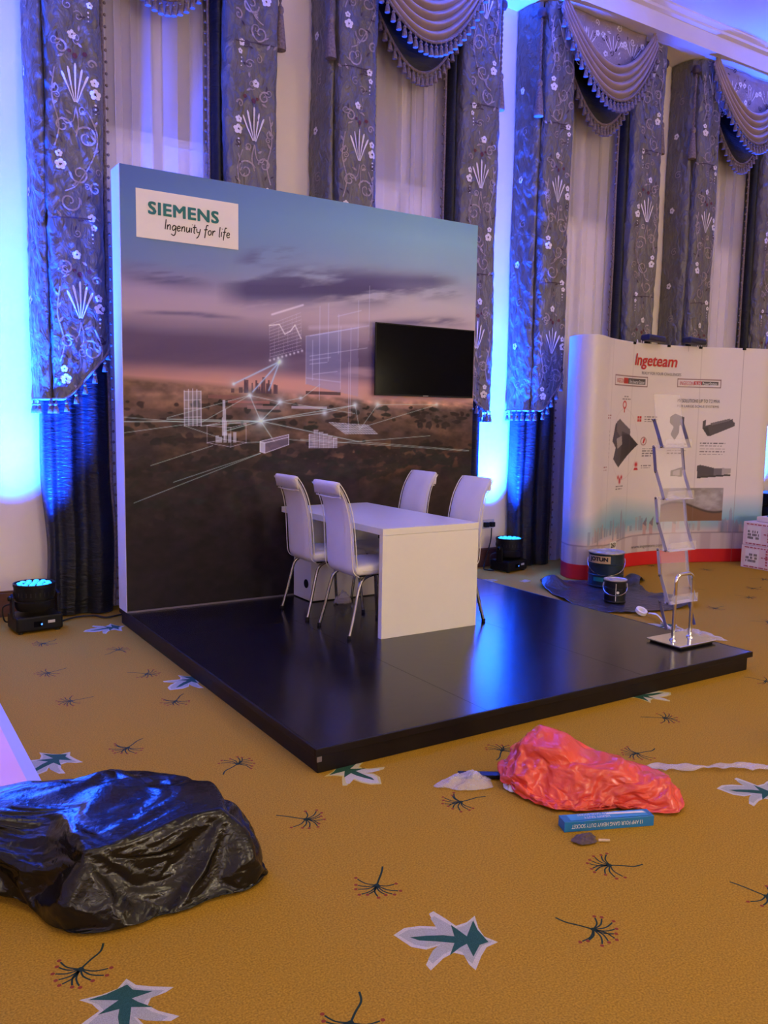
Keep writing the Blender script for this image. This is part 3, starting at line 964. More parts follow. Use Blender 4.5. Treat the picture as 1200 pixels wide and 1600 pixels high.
def paint_mural():
    cv = Canvas(1.0, 1.0, 600, 600)
    S, T = cv.X, cv.Y
    left = [(0, (24, 18, 20)), (.12, (28, 20, 21)), (.25, (32, 24, 23)), (.33, (44, 33, 30)), (.41, (66, 50, 42)), (.46, (84, 62, 52)), (.515, (104, 78, 66)), (.53, (168, 122, 110)), (.552, (140, 104, 108)), (.575, (92, 72, 92)), (.63, (88, 72, 94)), (.655, (120, 104, 122)), (.69, (158, 138, 152)), (.73, (148, 132, 156)), (.76, (112, 108, 142)), (.80, (96, 114, 156)), (.90, (82, 110, 160)), (1, (72, 94, 152))]
    right = [(0, (22, 17, 20)), (.12, (28, 20, 21)), (.25, (40, 27, 24)), (.33, (52, 36, 30)), (.40, (66, 47, 38)), (.46, (78, 59, 50)), (.495, (96, 74, 68)), (.51, (192, 142, 120)), (.55, (188, 146, 138)), (.58, (120, 98, 118)), (.62, (96, 84, 110)), (.66, (140, 124, 138)), (.71, (182, 164, 166)), (.77, (176, 168, 172)), (.82, (150, 154, 166)), (.87, (134, 158, 174)), (.94, (126, 164, 180)), (1, (112, 150, 172))]
    hor = .527 - .03 * np.clip(S / .6, 0, 1)
    Tt = T + (.51 - hor) * np.exp(-((T - hor) / .12) ** 2)
    wv = .022 * (fbm(S * 3, T * 9, 3) - .5) * (T > hor)
    a = ramp(Tt + wv, left)
    b = ramp(Tt + wv, right)
    k = np.clip(S * 1.25, 0, 1)[..., None]
    cv.c = a * (1 - k) + b * k
    sky = 1 / (1 + np.exp(-(T - hor - .008) * 500))
    # streaky dark clouds
    dark = (76, 70, 104)
    n1 = fbm(S * 8, T * 42 + S * -7, 5)
    n2 = fbm(S * 2.4 + 5, T * 16 - S * 3, 4)
    for (sa, ta, sb, tb, wd, al) in ((0, .765, .22, .772, .017, .8), (.22, .752, .75, .80, .028, .85), (.30, .785, .95, .845, .018, .55), (.26, .815, .48, .868, .013, .7), (.5, .79, 1.0, .815, .016, .5), (.6, .70, 1.0, .725, .012, .5), (.02, .69, .30, .692, .006, .5)):
        tc = ta + (tb - ta) * (S - sa) / (sb - sa)
        env = np.clip((S - sa) / .08, 0, 1) * np.clip((sb - S) / .1, 0, 1)
        m = np.exp(-((T - tc + .03 * (n2 - .5)) / wd) ** 2) * env * np.clip((n1 - .34) * 4.2, 0, 1) * al
        cv.mix(m * 1.25, dark)
    # heavy purple bank above the horizon, broken into bands to the right
    band = np.exp(-((T - .605 + .03 * (n2 - .5)) / .036) ** 2) * np.clip((n1 * .5 + n2 * .8 - .30) * 2.2, 0, 1) * (1 - .55 * np.clip((S - .5) * 3, 0, 1))
    cv.mix(band * .85, (80, 64, 90))
    br = np.exp(-((T - .60) / .05) ** 2) * np.clip((S - .42) * 6, 0, 1) * np.clip((fbm(S * 5, T * 40, 3) - .5) * 5, 0, 1)
    cv.mix(br * .55, (214, 176, 176))
    cv.mix(np.exp(-((T - .54) / .02) ** 2) * np.exp(-((S - .45) / .25) ** 2) * sky * .5, (206, 146, 128))
    # land: fields, hedges, trees
    land = 1 - sky
    fld = fbm(S * 7, T * 34 + S * 5, 4)
    cv.mix(land * np.clip((fld - .5) * 4, 0, 1) * .45 * np.clip((T - .25) * 6, 0, 1), (128, 98, 72))
    cv.mix(land * np.clip((.46 - fld) * 5, 0, 1) * .6 * np.clip((T - .2) * 6, 0, 1), (46, 38, 36))
    for (s0, t0, s1, t1, wd, colr) in ((.4, .31, .72, .385, .016, (126, 88, 62)), (.62, .30, .95, .35, .02, (96, 58, 40)), (0, .47, .2, .485, .012, (112, 82, 62)), (0, .5, .2, .51, .006, (132, 98, 78)), (.1, .40, .3, .42, .008, (110, 84, 62))):
        tc = t0 + (t1 - t0) * (S - s0) / (s1 - s0)
        cv.mix(np.exp(-((T - tc) / wd) ** 2) * ((S > s0) & (S < s1)) * np.clip(.3 + fld, 0, 1) * .7, colr)
    rng = random.Random(3)
    WOB = 1 + 1.3 * (fbm(S * 70, T * 70, 2) - .5)
    rr = (1.3, 2.2, 3.4)
    for i in range(420):
        s = rng.random(); t = rng.choice((rng.uniform(.30, .37), rng.uniform(.33, .40), rng.uniform(.27, .36), rng.uniform(.43, .49)))
        if s < .3 and rng.random() < .5: t -= .05
        r = rng.uniform(.004, .014) * (1.2 - (t - .27) * 3.2)
        cv.mix(np.clip(3.4 - np.hypot((S - s) / (r * rr[i % 3]), (T - t) / r) * 3.2 * WOB, 0, 1) * .85, (30 + rng.randint(0, 12), 25 + rng.randint(0, 7), 26))
    gr = fbm(S * 40, T * 60, 3)
    cv.c *= (1 + land[..., None] * (gr[..., None] - .5) * .7)
    # town and sheds on the horizon
    for i in range(26):
        s = rng.uniform(.255, .385); h = rng.uniform(.008, .04) * (1.2 - abs(s - .32) * 8)
        cv.rect(s, s + rng.uniform(.003, .009), .512, .512 + max(h, .006), (72, 52, 62), .8)
    for (s0, s1, t, c) in ((.25, .36, .487, (150, 92, 82)), (.26, .34, .478, (120, 84, 78)), (.30, .385, .474, (138, 100, 92)), (.42, .52, .477, (170, 160, 170)), (.20, .28, .498, (120, 80, 72)), (.46, .56, .515, (60, 44, 46))):
        cv.rect(s0, s1, t, t + .008, c, .8)
    # glowing line drawings
    Wt, Bl, Gn = (226, 224, 240), (170, 196, 240), (190, 225, 215)
    L = lambda a_, b_, c=Wt, w=.0013, al=.75: cv.line(a_, b_, c, w * .9, al * .85)
    for a_, b_ in (((.386, .592), (.264, .533)), ((.386, .592), (.314, .516)), ((.386, .592), (.357, .521))):
        cv.line(a_, b_, (150, 190, 235), .0035, .45); L(a_, b_, Bl, .0015, .8)
    hub = (.335, .445)
    for q in ((.099, .447), (.0, .44), (.387, .493), (.306, .507), (.616, .394), (.243, .42), (.372, .395), (.514, .468), (.182, .432), (.605, .49)):
        L(hub, q, Gn, .0016, .75)
    for a_, b_ in (((.616, .394), (.99, .368)), ((.445, .40), (.99, .366)), ((.335, .366), (.113, .30)), ((.21, .385), (.06, .34)), ((.335, .366), (.02, .255)), ((.306, .507), (.182, .44)), ((.387, .493), (.605, .468)), ((.387, .493), (.306, .507)), ((.514, .468), (.605, .49)), ((.605, .49), (.62, .425)), ((.62, .425), (.675, .493)), ((.62, .43), (.871, .497)), ((.675, .493), (.871, .497)), ((.372, .395), (.296, .392)), ((.412, .40), (.47, .395)), ((.14, .432), (.24, .40)), ((.0, .45), (.14, .44)), ((.0, .415), (.18, .44)), ((.45, .505), (.387, .493)), ((.45, .505), (.50, .54)), ((.10, .45), (.306, .507)), ((.54, .39), (.85, .41))):
        L(a_, b_, Gn, .0013, .6)
    for c, r, al in (((.386, .592), .010, .95), (hub, .016, 1.0), ((.387, .493), .010, .9), ((.306, .507), .009, .9), ((.514, .468), .010, .7), ((.605, .49), .010, .8), ((.675, .493), .010, .75), ((.871, .497), .007, .6), ((.445, .504), .006, .7), ((.264, .533), .006, .7)):
        cv.glow(c, r * .75, (225, 240, 245), al * .9); cv.glow(c, r * 2.2, (160, 195, 215), al * .28)
    # glass tower
    cv.poly([(.141, .432), (.141, .512), (.182, .514), (.182, .432)], (150, 165, 185), .35)
    for i in range(5):
        x = .141 + .041 * i / 4; L((x, .432), (x, .514 + .004 * math.sin(i * .8)), Wt, .0014, .8)
        y = .432 + .08 * i / 4; L((.141, y), (.182, y + .001), Wt, .0012, .65)
    # chimney works inside a glass cube
    for a_, b_ in (((.196, .433), (.196, .392)), ((.196, .392), (.256, .382)), ((.256, .382), (.296, .392)), ((.296, .392), (.296, .438)), ((.296, .438), (.24, .443)), ((.24, .443), (.196, .433)), ((.196, .433), (.256, .428)), ((.256, .428), (.296, .438)), ((.256, .428), (.256, .382)), ((.24, .443), (.24, .40)), ((.24, .40), (.196, .392)), ((.24, .40), (.296, .392))):
        L(a_, b_, Wt, .0012, .6)
    cv.poly([(.236, .495), (.242, .495), (.247, .41), (.234, .41)], (190, 190, 200), .75)
    for s in (.218, .226, .238, .25, .262):
        cv.rect(s, s + .008, .392, .392 + rng.uniform(.012, .028), (196, 200, 212), .6)
    # long container block
    cv.poly([(.333, .395), (.412, .412), (.412, .387), (.345, .366), (.333, .37)], (120, 105, 130), .6)
    cv.poly([(.333, .395), (.346, .391), (.346, .366), (.333, .37)], (190, 190, 205), .7)
    for a_, b_ in (((.333, .395), (.412, .412)), ((.346, .391), (.412, .406)), ((.333, .37), (.346, .366)), ((.346, .366), (.412, .387)), ((.412, .412), (.412, .387)), ((.333, .395), (.333, .37)), ((.346, .391), (.346, .366)), ((.333, .395), (.346, .391))):
        L(a_, b_, Wt, .0013, .85)
    # block of flats
    for s, h in ((.47, .035), (.484, .045), (.498, .04), (.512, .036), (.526, .030), (.54, .026)):
        cv.rect(s, s + .012, .378, .378 + h, (172, 172, 190), .55)
        L((s, .378), (s, .378 + h), Wt, .0012, .7); L((s, .378 + h), (s + .012, .378 + h), Wt, .0012, .7)
    for i in range(5):
        L((.468, .382 + .007 * i), (.552, .379 + .0055 * i), Wt, .0009, .45)
    # solar field
    A, B, Cc, D = (.527, .444), (.645, .438), (.676, .415), (.577, .414)
    cv.poly([A, B, Cc, D], (150, 160, 172), .5)
    lerp = lambda p, q, t: (p[0] + (q[0] - p[0]) * t, p[1] + (q[1] - p[1]) * t)
    for i in range(13):
        L(lerp(A, B, i / 12), lerp(D, Cc, i / 12), Wt, .001, .5)
    for i in range(5):
        L(lerp(A, D, i / 4), lerp(B, Cc, i / 4), Wt, .001, .5)
    # floating chart
    a1, b1, c1, d1 = (.358, .68), (.444, .716), (.446, .627), (.36, .602)
    for i in range(11):
        L(lerp(a1, d1, i / 10), lerp(b1, c1, i / 10), (206, 196, 216), .001, .55)
    for i in range(8):
        L(lerp(a1, b1, i / 7), lerp(d1, c1, i / 7), (206, 196, 216), .0008, .3)
    L((.365, .705), (.45, .735), (235, 225, 235), .0035, .75)
    g = [(.358, .678), (.385, .683), (.40, .66), (.415, .668), (.428, .684), (.445, .652)]
    for i in range(5):
        L(g[i], g[i + 1], (240, 235, 245), .002, .9)
    for i in range(9):
        cv.glow((.36 + i * .011, .594 + i * .0035), .0028, (230, 230, 240), .8)
    # tall translucent panel
    cv.poly([(.459, .659), (.612, .694), (.615, .512), (.459, .54)], (140, 140, 190), .28)
    cv.poly([(.459, .659), (.56, .682), (.56, .52), (.459, .54)], (120, 140, 200), .22)
    for s, t0, t1 in ((.459, .54, .659), (.498, .50, .735), (.523, .60, .745), (.553, .62, .72), (.612, .64, .76), (.645, .66, .80), (.478, .55, .65), (.56, .53, .69), (.59, .46, .69), (.585, .42, .60)):
        L((s, t0), (s, t1), (198, 200, 228), .0014, .5)
    for a_, b_ in (((.459, .659), (.645, .698)), ((.47, .66), (.612, .69)), ((.47, .61), (.64, .64)), ((.55, .715), (.62, .735)), ((.48, .565), (.55, .575)), ((.47, .60), (.53, .61)), ((.47, .59), (.52, .597)), ((.46, .555), (.56, .548))):
        L(a_, b_, (205, 205, 230), .0016, .5)
    cv.line((.47, .68), (.66, .70), (220, 205, 220), .007, .28)
    return cv

STROKES = {'I': (.35, [[(.12, 2), (0, 0)]]), 'n': (.85, [[(.05, 1), (0, 0)], [(.02, .5), (.3, .98), (.52, .85), (.5, 0)]]),
           'g': (.85, [[(.62, .85), (.3, 1), (.02, .5), (.2, 0), (.58, .45), (.64, .95)], [(.64, .95), (.58, -.5), (.3, -1), (-.15, -.75)]]),
           'e': (.8, [[(.05, .45), (.5, .6), (.45, .95), (.2, .95), (.02, .45), (.2, 0), (.6, .2)]]),
           'u': (.85, [[(.03, 1), (.0, .25), (.2, 0), (.5, .5), (.56, 1)], [(.56, 1), (.58, 0)]]),
           'i': (.38, [[(.05, 1), (0, 0)], [(.12, 1.55), (.16, 1.68)]]),
           't': (.55, [[(.2, 1.75), (.08, .2), (.3, 0)], [(-.15, 1.1), (.5, 1.2)]]),
           'y': (.9, [[(.0, 1), (.1, .25), (.5, .3)], [(.66, 1), (.4, -.4), (0, -1)]]),
           'f': (.6, [[(.62, 1.85), (.35, 1.9), (.2, 1.2), (.02, -.7)], [(-.12, .95), (.5, 1.1)]]),
           'o': (.8, [[(.3, 1), (.03, .6), (.15, .05), (.5, .2), (.55, .75), (.3, 1)]]),
           'r': (.65, [[(.05, 1), (0, 0)], [(.03, .5), (.3, .98), (.5, .9)]]),
           'l': (.4, [[(.15, 1.95), (.02, .1), (.15, 0)]]), ' ': (.55, [])}
def handwriting(mb, text, x0, x1, zbase, xh, fn, width):
    tot = sum(STROKES[c][0] for c in text)
    sx = (x1 - x0) / tot
    x = x0
    for c in text:
        adv, sts = STROKES[c]
        for st in sts:
            sp = smoothpath(st, 6)
            mb.ribbon([(x + px * sx + .12 * py * xh * .4, zbase + py * xh) for px, py in sp], width, fn)
        x += adv * sx

def backdrop():
    root = thing('display_backdrop', 'tall white-edged backdrop printed with a dusk landscape, standing on the black platform', 'display panel', (WP / 2, TH / 2, HP))
    e = .004
    MB().box(0, WP, e, TH, HP, HP + HB).build('panel_body', M['whitepaint'], root, bevel=.003)
    cv = paint_mural()
    print_mesh('printed_landscape', cv, lambda X, Y: (X * (WP - .006) + .003, X * 0 + .0005, HP + .002 + Y * (HB - .004)), M['mural'], root, np.array((1.30, 1.42, 1.62)))
    lp = MB().box(.115, .897, -.004, .0, HP + 2.745, HP + 3.085)
    lp = lp.build('logo_plate', M['logoplate'], root)
    fn = lambda x, z: (x, -.0055, z)
    t = MB()
    put_text(t, 'SIEMENS', .205, .735, 3.040, 3.124, fn, bold=.032, spacing=1.08)
    t.build('company_lettering', M['teal'], lp)
    h = MB()
    handwriting(h, 'Ingenuity for life', .325, .835, 2.945, .036, fn, .0078)
    h.build('slogan_lettering', M['ink'], lp)
    MB().box(.002, WP - .002, -.006, .0005, HP, HP + .012).build('base_strip', M['greyink'], root)
backdrop()

def television():
    x0, x1, z0, z1 = 2.115, 3.178, 1.795, 2.408
    root = thing('television', 'black flat screen television mounted on the right of the landscape panel', 'television', ((x0 + x1) / 2, -.03, z0))
    MB().box(x0 + .2, x1 - .2, -.022, -.0015, z0 + .12, z1 - .12).build('wall_bracket', M['black'], root)
    MB().box(x0 + .02, x1 - .02, -.05, -.022, z0 + .02, z1 - .02).build('rear_housing', M['black'], root, bevel=.008)
    fr = MB()
    b = .009
    fr.box(x0, x1, -.062, -.05, z0, z0 + b * 1.5).box(x0, x1, -.062, -.05, z1 - b, z1).box(x0, x0 + b, -.062, -.05, z0 + b * 1.5, z1 - b).box(x1 - b, x1, -.062, -.05, z0 + b * 1.5, z1 - b)
    fr.build('bezel', M['black'], root)
    MB().box(x0 + b, x1 - b, -.0605, -.051, z0 + b * 1.5, z1 - b).build('screen', M['screen'], root)
    MB().box((x0 + x1) / 2 - .028, (x0 + x1) / 2 + .028, -.0632, -.062, z0 + .004, z0 + .010).build('maker_mark', M['greylabel'], root)
television()

# ------------------------------------------------------------------ table and chairs
def table():
    x0, x1, y0, y1 = 1.265, 2.080, -1.551, -.010
    z1 = HP + .75
    root = thing('meeting_table', 'white laminate meeting table with a solid end panel on the black platform', 'table', ((x0 + x1) / 2, -.8, HP))
    MB().box(x0, x1, y0, y1, z1 - .045, z1).build('tabletop', M['white'], root, bevel=.002)
    MB().box(x0 + .001, x1 - .001, y0 + .001, y0 + .045, HP, z1 - .046).build('end_panel', M['white'], root, bevel=.002)
    px0, px1, py0 = 1.375, 2.005, -.325
    ped = MB().box(px0, px1, py0, y1 - .01, HP + .008, z1 - .046).build('pedestal_cabinet', M['white'], root, bevel=.002)
    MB().box(px0 + .01, px1 - .01, py0 + .01, y1 - .02, HP, HP + .008).build('plinth', M['black'], root)
    rot = Matrix.Rotation(-PI / 2, 3, 'Y')
    MB().lathe([(.036, 0), (.036, .004), (.029, .005), (.029, .006)], (px0, -.245, HP + .14), 20, rot=rot).build('cable_grommet', M['black'], ped, smooth=True)
    MB().box(1.70, 1.80, -1.30, -1.18, z1 - .115, z1 - .046).build('under_top_box', M['black'], root, bevel=.003)  # small black box below the tabletop
table()

def chair_proto():
    root = thing('dining_chair', 'white', 'chair', (0, 0, 0))
    hw = .195
    # side profile of the back: centre line (x, z), thickness
    prof = smoothpath([(-.135, .425, .040), (-.170, .455, .048), (-.180, .53, .050), (-.188, .65, .048), (-.200, .78, .045), (-.226, .90, .042), (-.266, .99, .038), (-.305, 1.045, .034)], 5)
    k = len(prof)
    def ring(i):
        x, z, th = prof[i]
        a, b = prof[max(i - 1, 0)], prof[min(i + 1, k - 1)]
        dx, dz = b[0] - a[0], b[1] - a[1]
        l = math.hypot(dx, dz)
        nx, nz = dz / l, -dx / l           # towards the front
        zf = (z - .42) / .63
        w = hw * (1.0 - .10 * max(0, zf) + .02 * math.sin(max(0, zf) * 3))
        out = []
        n = 9
        for j in range(n):                  # front face, slightly dished
            t = -1 + 2 * j / (n - 1)
            r = (1 - abs(t) ** 6) ** .5 if abs(t) < 1 else 0
            out.append((x + nx * th * .5 * r * (1 - .15 * (1 - t * t)), t * w, z + nz * th * .5 * r))
        for j in range(n - 2, 0, -1):
            t = -1 + 2 * j / (n - 1)
            r = (1 - abs(t) ** 6) ** .5
            out.append((x - nx * th * .5 * r, t * w, z - nz * th * .5 * r))
        return out
    m = MB()
    rs = [ring(i) for i in range(k)]
    n = len(rs[0])
    vs = [p for r in rs for p in r]
    fs = [(i * n + j, i * n + (j + 1) % n, (i + 1) * n + (j + 1) % n, (i + 1) * n + j) for i in range(k - 1) for j in range(n)]
    fs += [tuple(reversed(range(n))), tuple((k - 1) * n + j for j in range(n))]
    m.add(vs, fs)
    back = m.build('backrest', M['leather'], root, smooth=True, sharp=75)
    # seat cushion: rounded slab
    def seat(u, v):
        a = u * 2 * PI
        ph = -PI / 2 + v * PI
        cx, cy = .055, 0
        e = .22
        c, s_ = math.cos(a), math.sin(a)
        sx = math.copysign(abs(c) ** e, c); sy = math.copysign(abs(s_) ** e, s_)
        cp = max(math.cos(ph), 0) ** .22
        z = .455 + .038 * math.copysign(abs(math.sin(ph)) ** .6, math.sin(ph))
        return (cx + .235 * sx * cp, cy + .205 * sy * cp, z + (.008 * (1 - (sx * cp) ** 2) if ph > 0 else 0))
    MB().grid(48, 16, seat).build('seat', M['leather'], root, smooth=True, sharp=75)
    # padded roll across the top of the back, on its rear side
    rp = []
    top = prof[-1]
    roll = MB()
    secs = []
    for j in range(13):
        t = -1 + 2 * j / 12
        y = t * hw * .905
        fall = (1 - abs(t) ** 8) ** .5 if abs(t) < 1 else .15
        sec = []
        pr = [(-.300, 1.058), (-.316, 1.055), (-.325, 1.042), (-.320, 1.018), (-.306, .99), (-.288, .966), (-.270, .958), (-.258, .970), (-.276, 1.0), (-.290, 1.045)]
        cxm = sum(p[0] for p in pr) / len(pr); czm = sum(p[1] for p in pr) / len(pr)
        for x, z in pr:
            sec.append((cxm + (x - cxm) * max(fall, .15), y, czm + (z - czm) * (0.9 + .1 * fall)))
        secs.append(sec)
    q = len(secs[0])
    roll.add([p for s_ in secs for p in s_], [(i * q + j, i * q + (j + 1) % q, (i + 1) * q + (j + 1) % q, (i + 1) * q + j) for i in range(12) for j in range(q)] + [tuple(reversed(range(q))), tuple(12 * q + j for j in range(q))])
    r_ = roll.build('head_roll', M['leather'], root, smooth=True, sharp=75)
    MB().tube([(-.283, -hw * .86, .953), (-.286, -hw * .4, .948), (-.286, hw * .4, .948), (-.283, hw * .86, .953)], .0045, 6).build('roll_piping', M['piping'], r_, smooth=True)
    for s in (-1, 1):
        for face in (1, -1):
            pp = MB()
            path = []
            for i in range(0, k):
                x, z, th = prof[i]
                a, b = prof[max(i - 1, 0)], prof[min(i + 1, k - 1)]
                dx, dz = b[0] - a[0], b[1] - a[1]; l = math.hypot(dx, dz)
                zf = (z - .42) / .63
                w_ = hw * (1.0 - .10 * max(0, zf) + .02 * math.sin(max(0, zf) * 3))
                path.append((x + face * dz / l * th * .36, s * w_ * .965, z - face * dx / l * th * .36))
            pp.tube(path, .0032, 6)
            pp.build('piping', M['piping'], back, smooth=True)
    for s in (-1, 1):
        MB().tube(smoothpath([(.285, s * .15, .456), (.27, s * .20, .456), (.10, s * .208, .456), (-.12, s * .206, .452)], 5), .0032, 6).build('seat_piping', M['piping'], root, smooth=True)
    MB().box(-.13, .24, -.155, .155, .405, .424).build('seat_board', M['black'], root, bevel=.004)
    for s in (-1, 1):
        rear = smoothpath([(.02, s * .13, .412), (-.06, s * .165, .408), (-.115, s * .185, .385), (-.145, s * .192, .33), (-.19, s * .203, .15), (-.228, s * .212, .012)], 6)
        front = smoothpath([(.09, s * .13, .412), (.165, s * .16, .408), (.205, s * .178, .385), (.222, s * .185, .33), (.240, s * .197, .15), (.255, s * .205, .012)], 6)
        for pth in (rear, front):
            lg = MB().tube(pth, .0115, 10).build('leg', M['darkchrome'], root, smooth=True)
            e = pth[-1]
            MB().lathe([(.013, 0), (.0145, .004), (.0145, .022), (.012, .026)], (e[0], e[1], 0), 10).build('foot_cap', M['black'], lg, smooth=True)
    return root
def chairs():
    proto = chair_proto()
    spots = [(1.305, -.625, 0, 'white leatherette chair on the left of the table, nearer the landscape panel'),
             (1.305, -1.235, 0, 'white leatherette chair on the left of the table, nearer the camera'),
             (1.965, -.60, PI, 'white leatherette chair across the table, its back in front of the dark landscape print'),
             (1.965, -1.285, PI, 'white leatherette chair across the table, its back before the glowing blue wall')]
    for i, (x, y, rz, lab) in enumerate(spots):
        o = proto if i == 0 else copy_tree(proto)
        o.location = (x, y, HP)
        o.rotation_euler = (0, 0, rz)
        tag(o, lab, 'chair', 'white chairs around the meeting table')
chairs()

# ------------------------------------------------------------------ crumpled plastic
def facets(p):
    """linear interpolation of random lattice values over tetrahedra: flat facets with sharp creases"""
    i = [math.floor(c) for c in p]
    f = sorted(((p[k] - i[k], k) for k in range(3)), reverse=True)
    h = lambda a: noise.cell(Vector((a[0] + .5, a[1] + .5, a[2] + .5)))
    a = list(i)
    v = h(a) * (1 - f[0][0])
    for n in range(3):
        a[f[n][1]] += 1
        v += h(a) * (f[n][0] - (f[n + 1][0] if n < 2 else 0))
    return v
_ROT = Matrix.Rotation(.7, 3, 'X') @ Matrix.Rotation(.5, 3, 'Y') @ Matrix.Rotation(.9, 3, 'Z')
def crumple(p, f, seed):
    q = _ROT @ Vector(p)
    w = Vector((noise.noise(q * 3 + Vector((seed, 0, 0))), noise.noise(q * 3 + Vector((0, seed, 5))), noise.noise(q * 3 + Vector((9, 0, seed))))) * .10
    q = (q + w) * f + Vector((seed, seed * .3, 0))
    return facets(q) * .55 + facets(_ROT @ q * 2.1) * .33 + facets(_ROT @ (_ROT @ q) * 4.4) * .20 - .04
def film_scrap(name, label, cat, c, rx, ry, h, seed, rot=0, zb=0.0, mt='film', nu=60, nv=18, flat=.0):
    """small crumpled sheet of plastic heaped on the ground"""
    rng = random.Random(seed)
    ca, sa = math.cos(rot), math.sin(rot)
    def pos(u, v):
        a = u * 2 * PI
        r = v ** .8
        wob = 1 + .35 * noise.noise(Vector((math.cos(a) * 1.6 + seed, math.sin(a) * 1.6, seed * .7)))
        x, y = rx * r * wob * math.cos(a), ry * r * wob * math.sin(a)
        n1 = .5 + .5 * crumple((x, y, 0), 24, seed)
        z = max(0.0, h * (1 - r ** 2) * (.15 + 1.25 * n1)) + .003 + .016 * max(0, n1 - .3)
        return (c[0] + ca * x - sa * y, c[1] + sa * x + ca * y, zb + z)
    o = MB().grid(nu, nv, pos).build(name, M[mt], None, smooth=True, solid=.0012, sharp=60)
    return tag(o, label, cat)
film_scrap('plastic_wrap', 'crumpled clear plastic wrap at the foot of a chair leg under the table', 'plastic', (1.585, -.47), .07, .05, .09, 11, zb=HP)

# ------------------------------------------------------------------ pop-up display stand
PPTS = [(4.72, .22), (4.56, .12), (4.47, -.04), (4.46, -.13), (4.49, -.21), (4.545, -.255), (4.62, -.25), (4.78, -.18), (4.98, -.08), (5.45, .06), (5.8, .075), (6.2, .015), (6.6, -.11), (7.0, -.29), (7.2, -.37), (7.3, -.36), (7.36, -.28), (7.36, -.12)]
PH = 2.45
def paint_popup(L):
    cv = Canvas(L, PH, 560, 360)
    A, Z = cv.X, cv.Y
    cv.c[:] = (232, 224, 222)
    rng = random.Random(9)
    top = np.interp(A, [0, .53, 1.3, 1.55, 2.18, 2.9, 3.13, L], [.60, .64, .82, .80, .72, .76, .80, .80])
    g = np.clip((top - Z) / .34, 0, 1)
    cv.c = np.array((232, 224, 222)) * (1 - g[..., None]) + np.array((112, 176, 204)) * g[..., None]
    h = np.clip((.50 - Z) / .16, 0, 1)
    cv.mix(h, (226, 204, 206))
    for i in range(95):
        a = rng.choice((rng.uniform(.45, L), rng.uniform(1.2, 1.7), rng.uniform(.7, 1.1), rng.uniform(2.95, 3.35)))
        base = .30 + .10 * abs(math.sin(a * .9))
        hh = rng.uniform(.03, .13)
        c = rng.choice(((176, 160, 172), (150, 150, 170), (206, 184, 180), (130, 142, 166), (190, 170, 172)))
        cv.rect(a, a + rng.uniform(.015, .045), base, base + hh + .03, c, .55)
    for a, t, wd in ((1.50, .66, .022), (1.56, .55, .03), (1.44, .52, .03), (1.32, .58, .018), (.86, .50, .02), (3.08, .64, .022), (3.02, .52, .03), (3.16, .50, .03)):
        cv.poly([(a - wd, .33), (a - wd, t - .06), (a, t), (a + wd, t - .08), (a + wd, .33)], (150, 152, 176), .75)
    for a in (1.93, 2.03, 2.36):
        cv.poly([(a - .025, .32), (a - .032, .47), (a + .03, .55), (a + .022, .32)], (196, 156, 156), .8)
        cv.poly([(a - .032, .47), (a + .03, .55), (a + .02, .44)], (110, 110, 140), .8)
    wl = .345 - .05 * np.exp(-((A - 1.2) / .35) ** 2)
    cv.mix((Z < wl) * .8, (206, 198, 206))
    cv.mix(np.exp(-((Z - wl) / .007) ** 2) * .7, (120, 110, 125))
    cv.mix((Z < wl) * np.clip((vnoise(A * 16, A * 0) - .55) * 2.6, 0, .5), (176, 158, 172))
    cv.rect(0, L, 0, .155, (214, 34, 40), 1)
    # grey machine drawings
    d1, d2, d3 = (78, 72, 80), (112, 106, 112), (58, 54, 60)
    def P(pts, c, al=1): cv.poly(pts, c, al)
    P([(1.255, 1.575), (1.30, 1.60), (1.50, 1.54), (1.61, 1.50), (1.60, 1.46), (1.76, 1.355), (1.37, 1.112), (1.235, 1.205), (1.285, 1.325), (1.195, 1.394)], d1)
    P([(1.44, 1.47), (1.60, 1.46), (1.76, 1.355), (1.40, 1.16), (1.42, 1.28)], d3)
    P([(1.29, 1.60), (1.36, 1.63), (1.60, 1.52), (1.60, 1.46), (1.42, 1.50), (1.42, 1.42), (1.30, 1.50)], d2)
    P([(1.30, 1.42), (1.42, 1.45), (1.44, 1.36), (1.33, 1.31)], (170, 162, 160))
    P([(2.22, 1.66), (2.29, 1.70), (2.42, 1.66), (2.42, 1.58), (2.36, 1.57), (2.36, 1.49), (2.30, 1.40), (2.24, 1.47), (2.28, 1.55), (2.22, 1.60)], d1)
    P([(2.66, 1.62), (2.70, 1.64), (2.70, 1.57), (3.03, 1.65), (3.04, 1.62), (3.06, 1.61), (3.06, 1.57), (2.76, 1.45), (2.73, 1.455), (2.66, 1.54)], d1)
    P([(2.66, 1.54), (2.73, 1.455), (2.76, 1.47), (2.73, 1.56)], d3)
    P([(2.76, 1.60), (3.0, 1.655), (3.0, 1.63), (2.78, 1.575)], d2)
    P([(2.62, 1.115), (2.66, 1.125), (2.84, 1.09), (2.84, .985), (2.63, .97)], d1)
    P([(2.84, 1.085), (2.94, 1.085), (2.94, 1.0), (2.84, 1.0)], d2)
    P([(2.94, 1.09), (3.05, 1.085), (3.05, 1.03), (2.94, 1.0)], (176, 168, 168))
    P([(2.63, .97), (2.63, .99), (3.05, 1.02), (3.05, 1.0)], d3)
    P([(2.27, 1.06), (2.43, 1.10), (2.43, .99), (2.27, 1.0)], d1)
    P([(2.30, 1.05), (2.40, 1.075), (2.40, 1.0), (2.30, 1.01)], (170, 164, 168))
    # photograph of rock and sand
    cv.rect(2.155, 2.97, .48, .86, (150, 142, 140), 1)
    n = fbm(A * 7, Z * 12, 4)
    inph = (A > 2.155) & (A < 2.97) & (Z > .48) & (Z < .86)
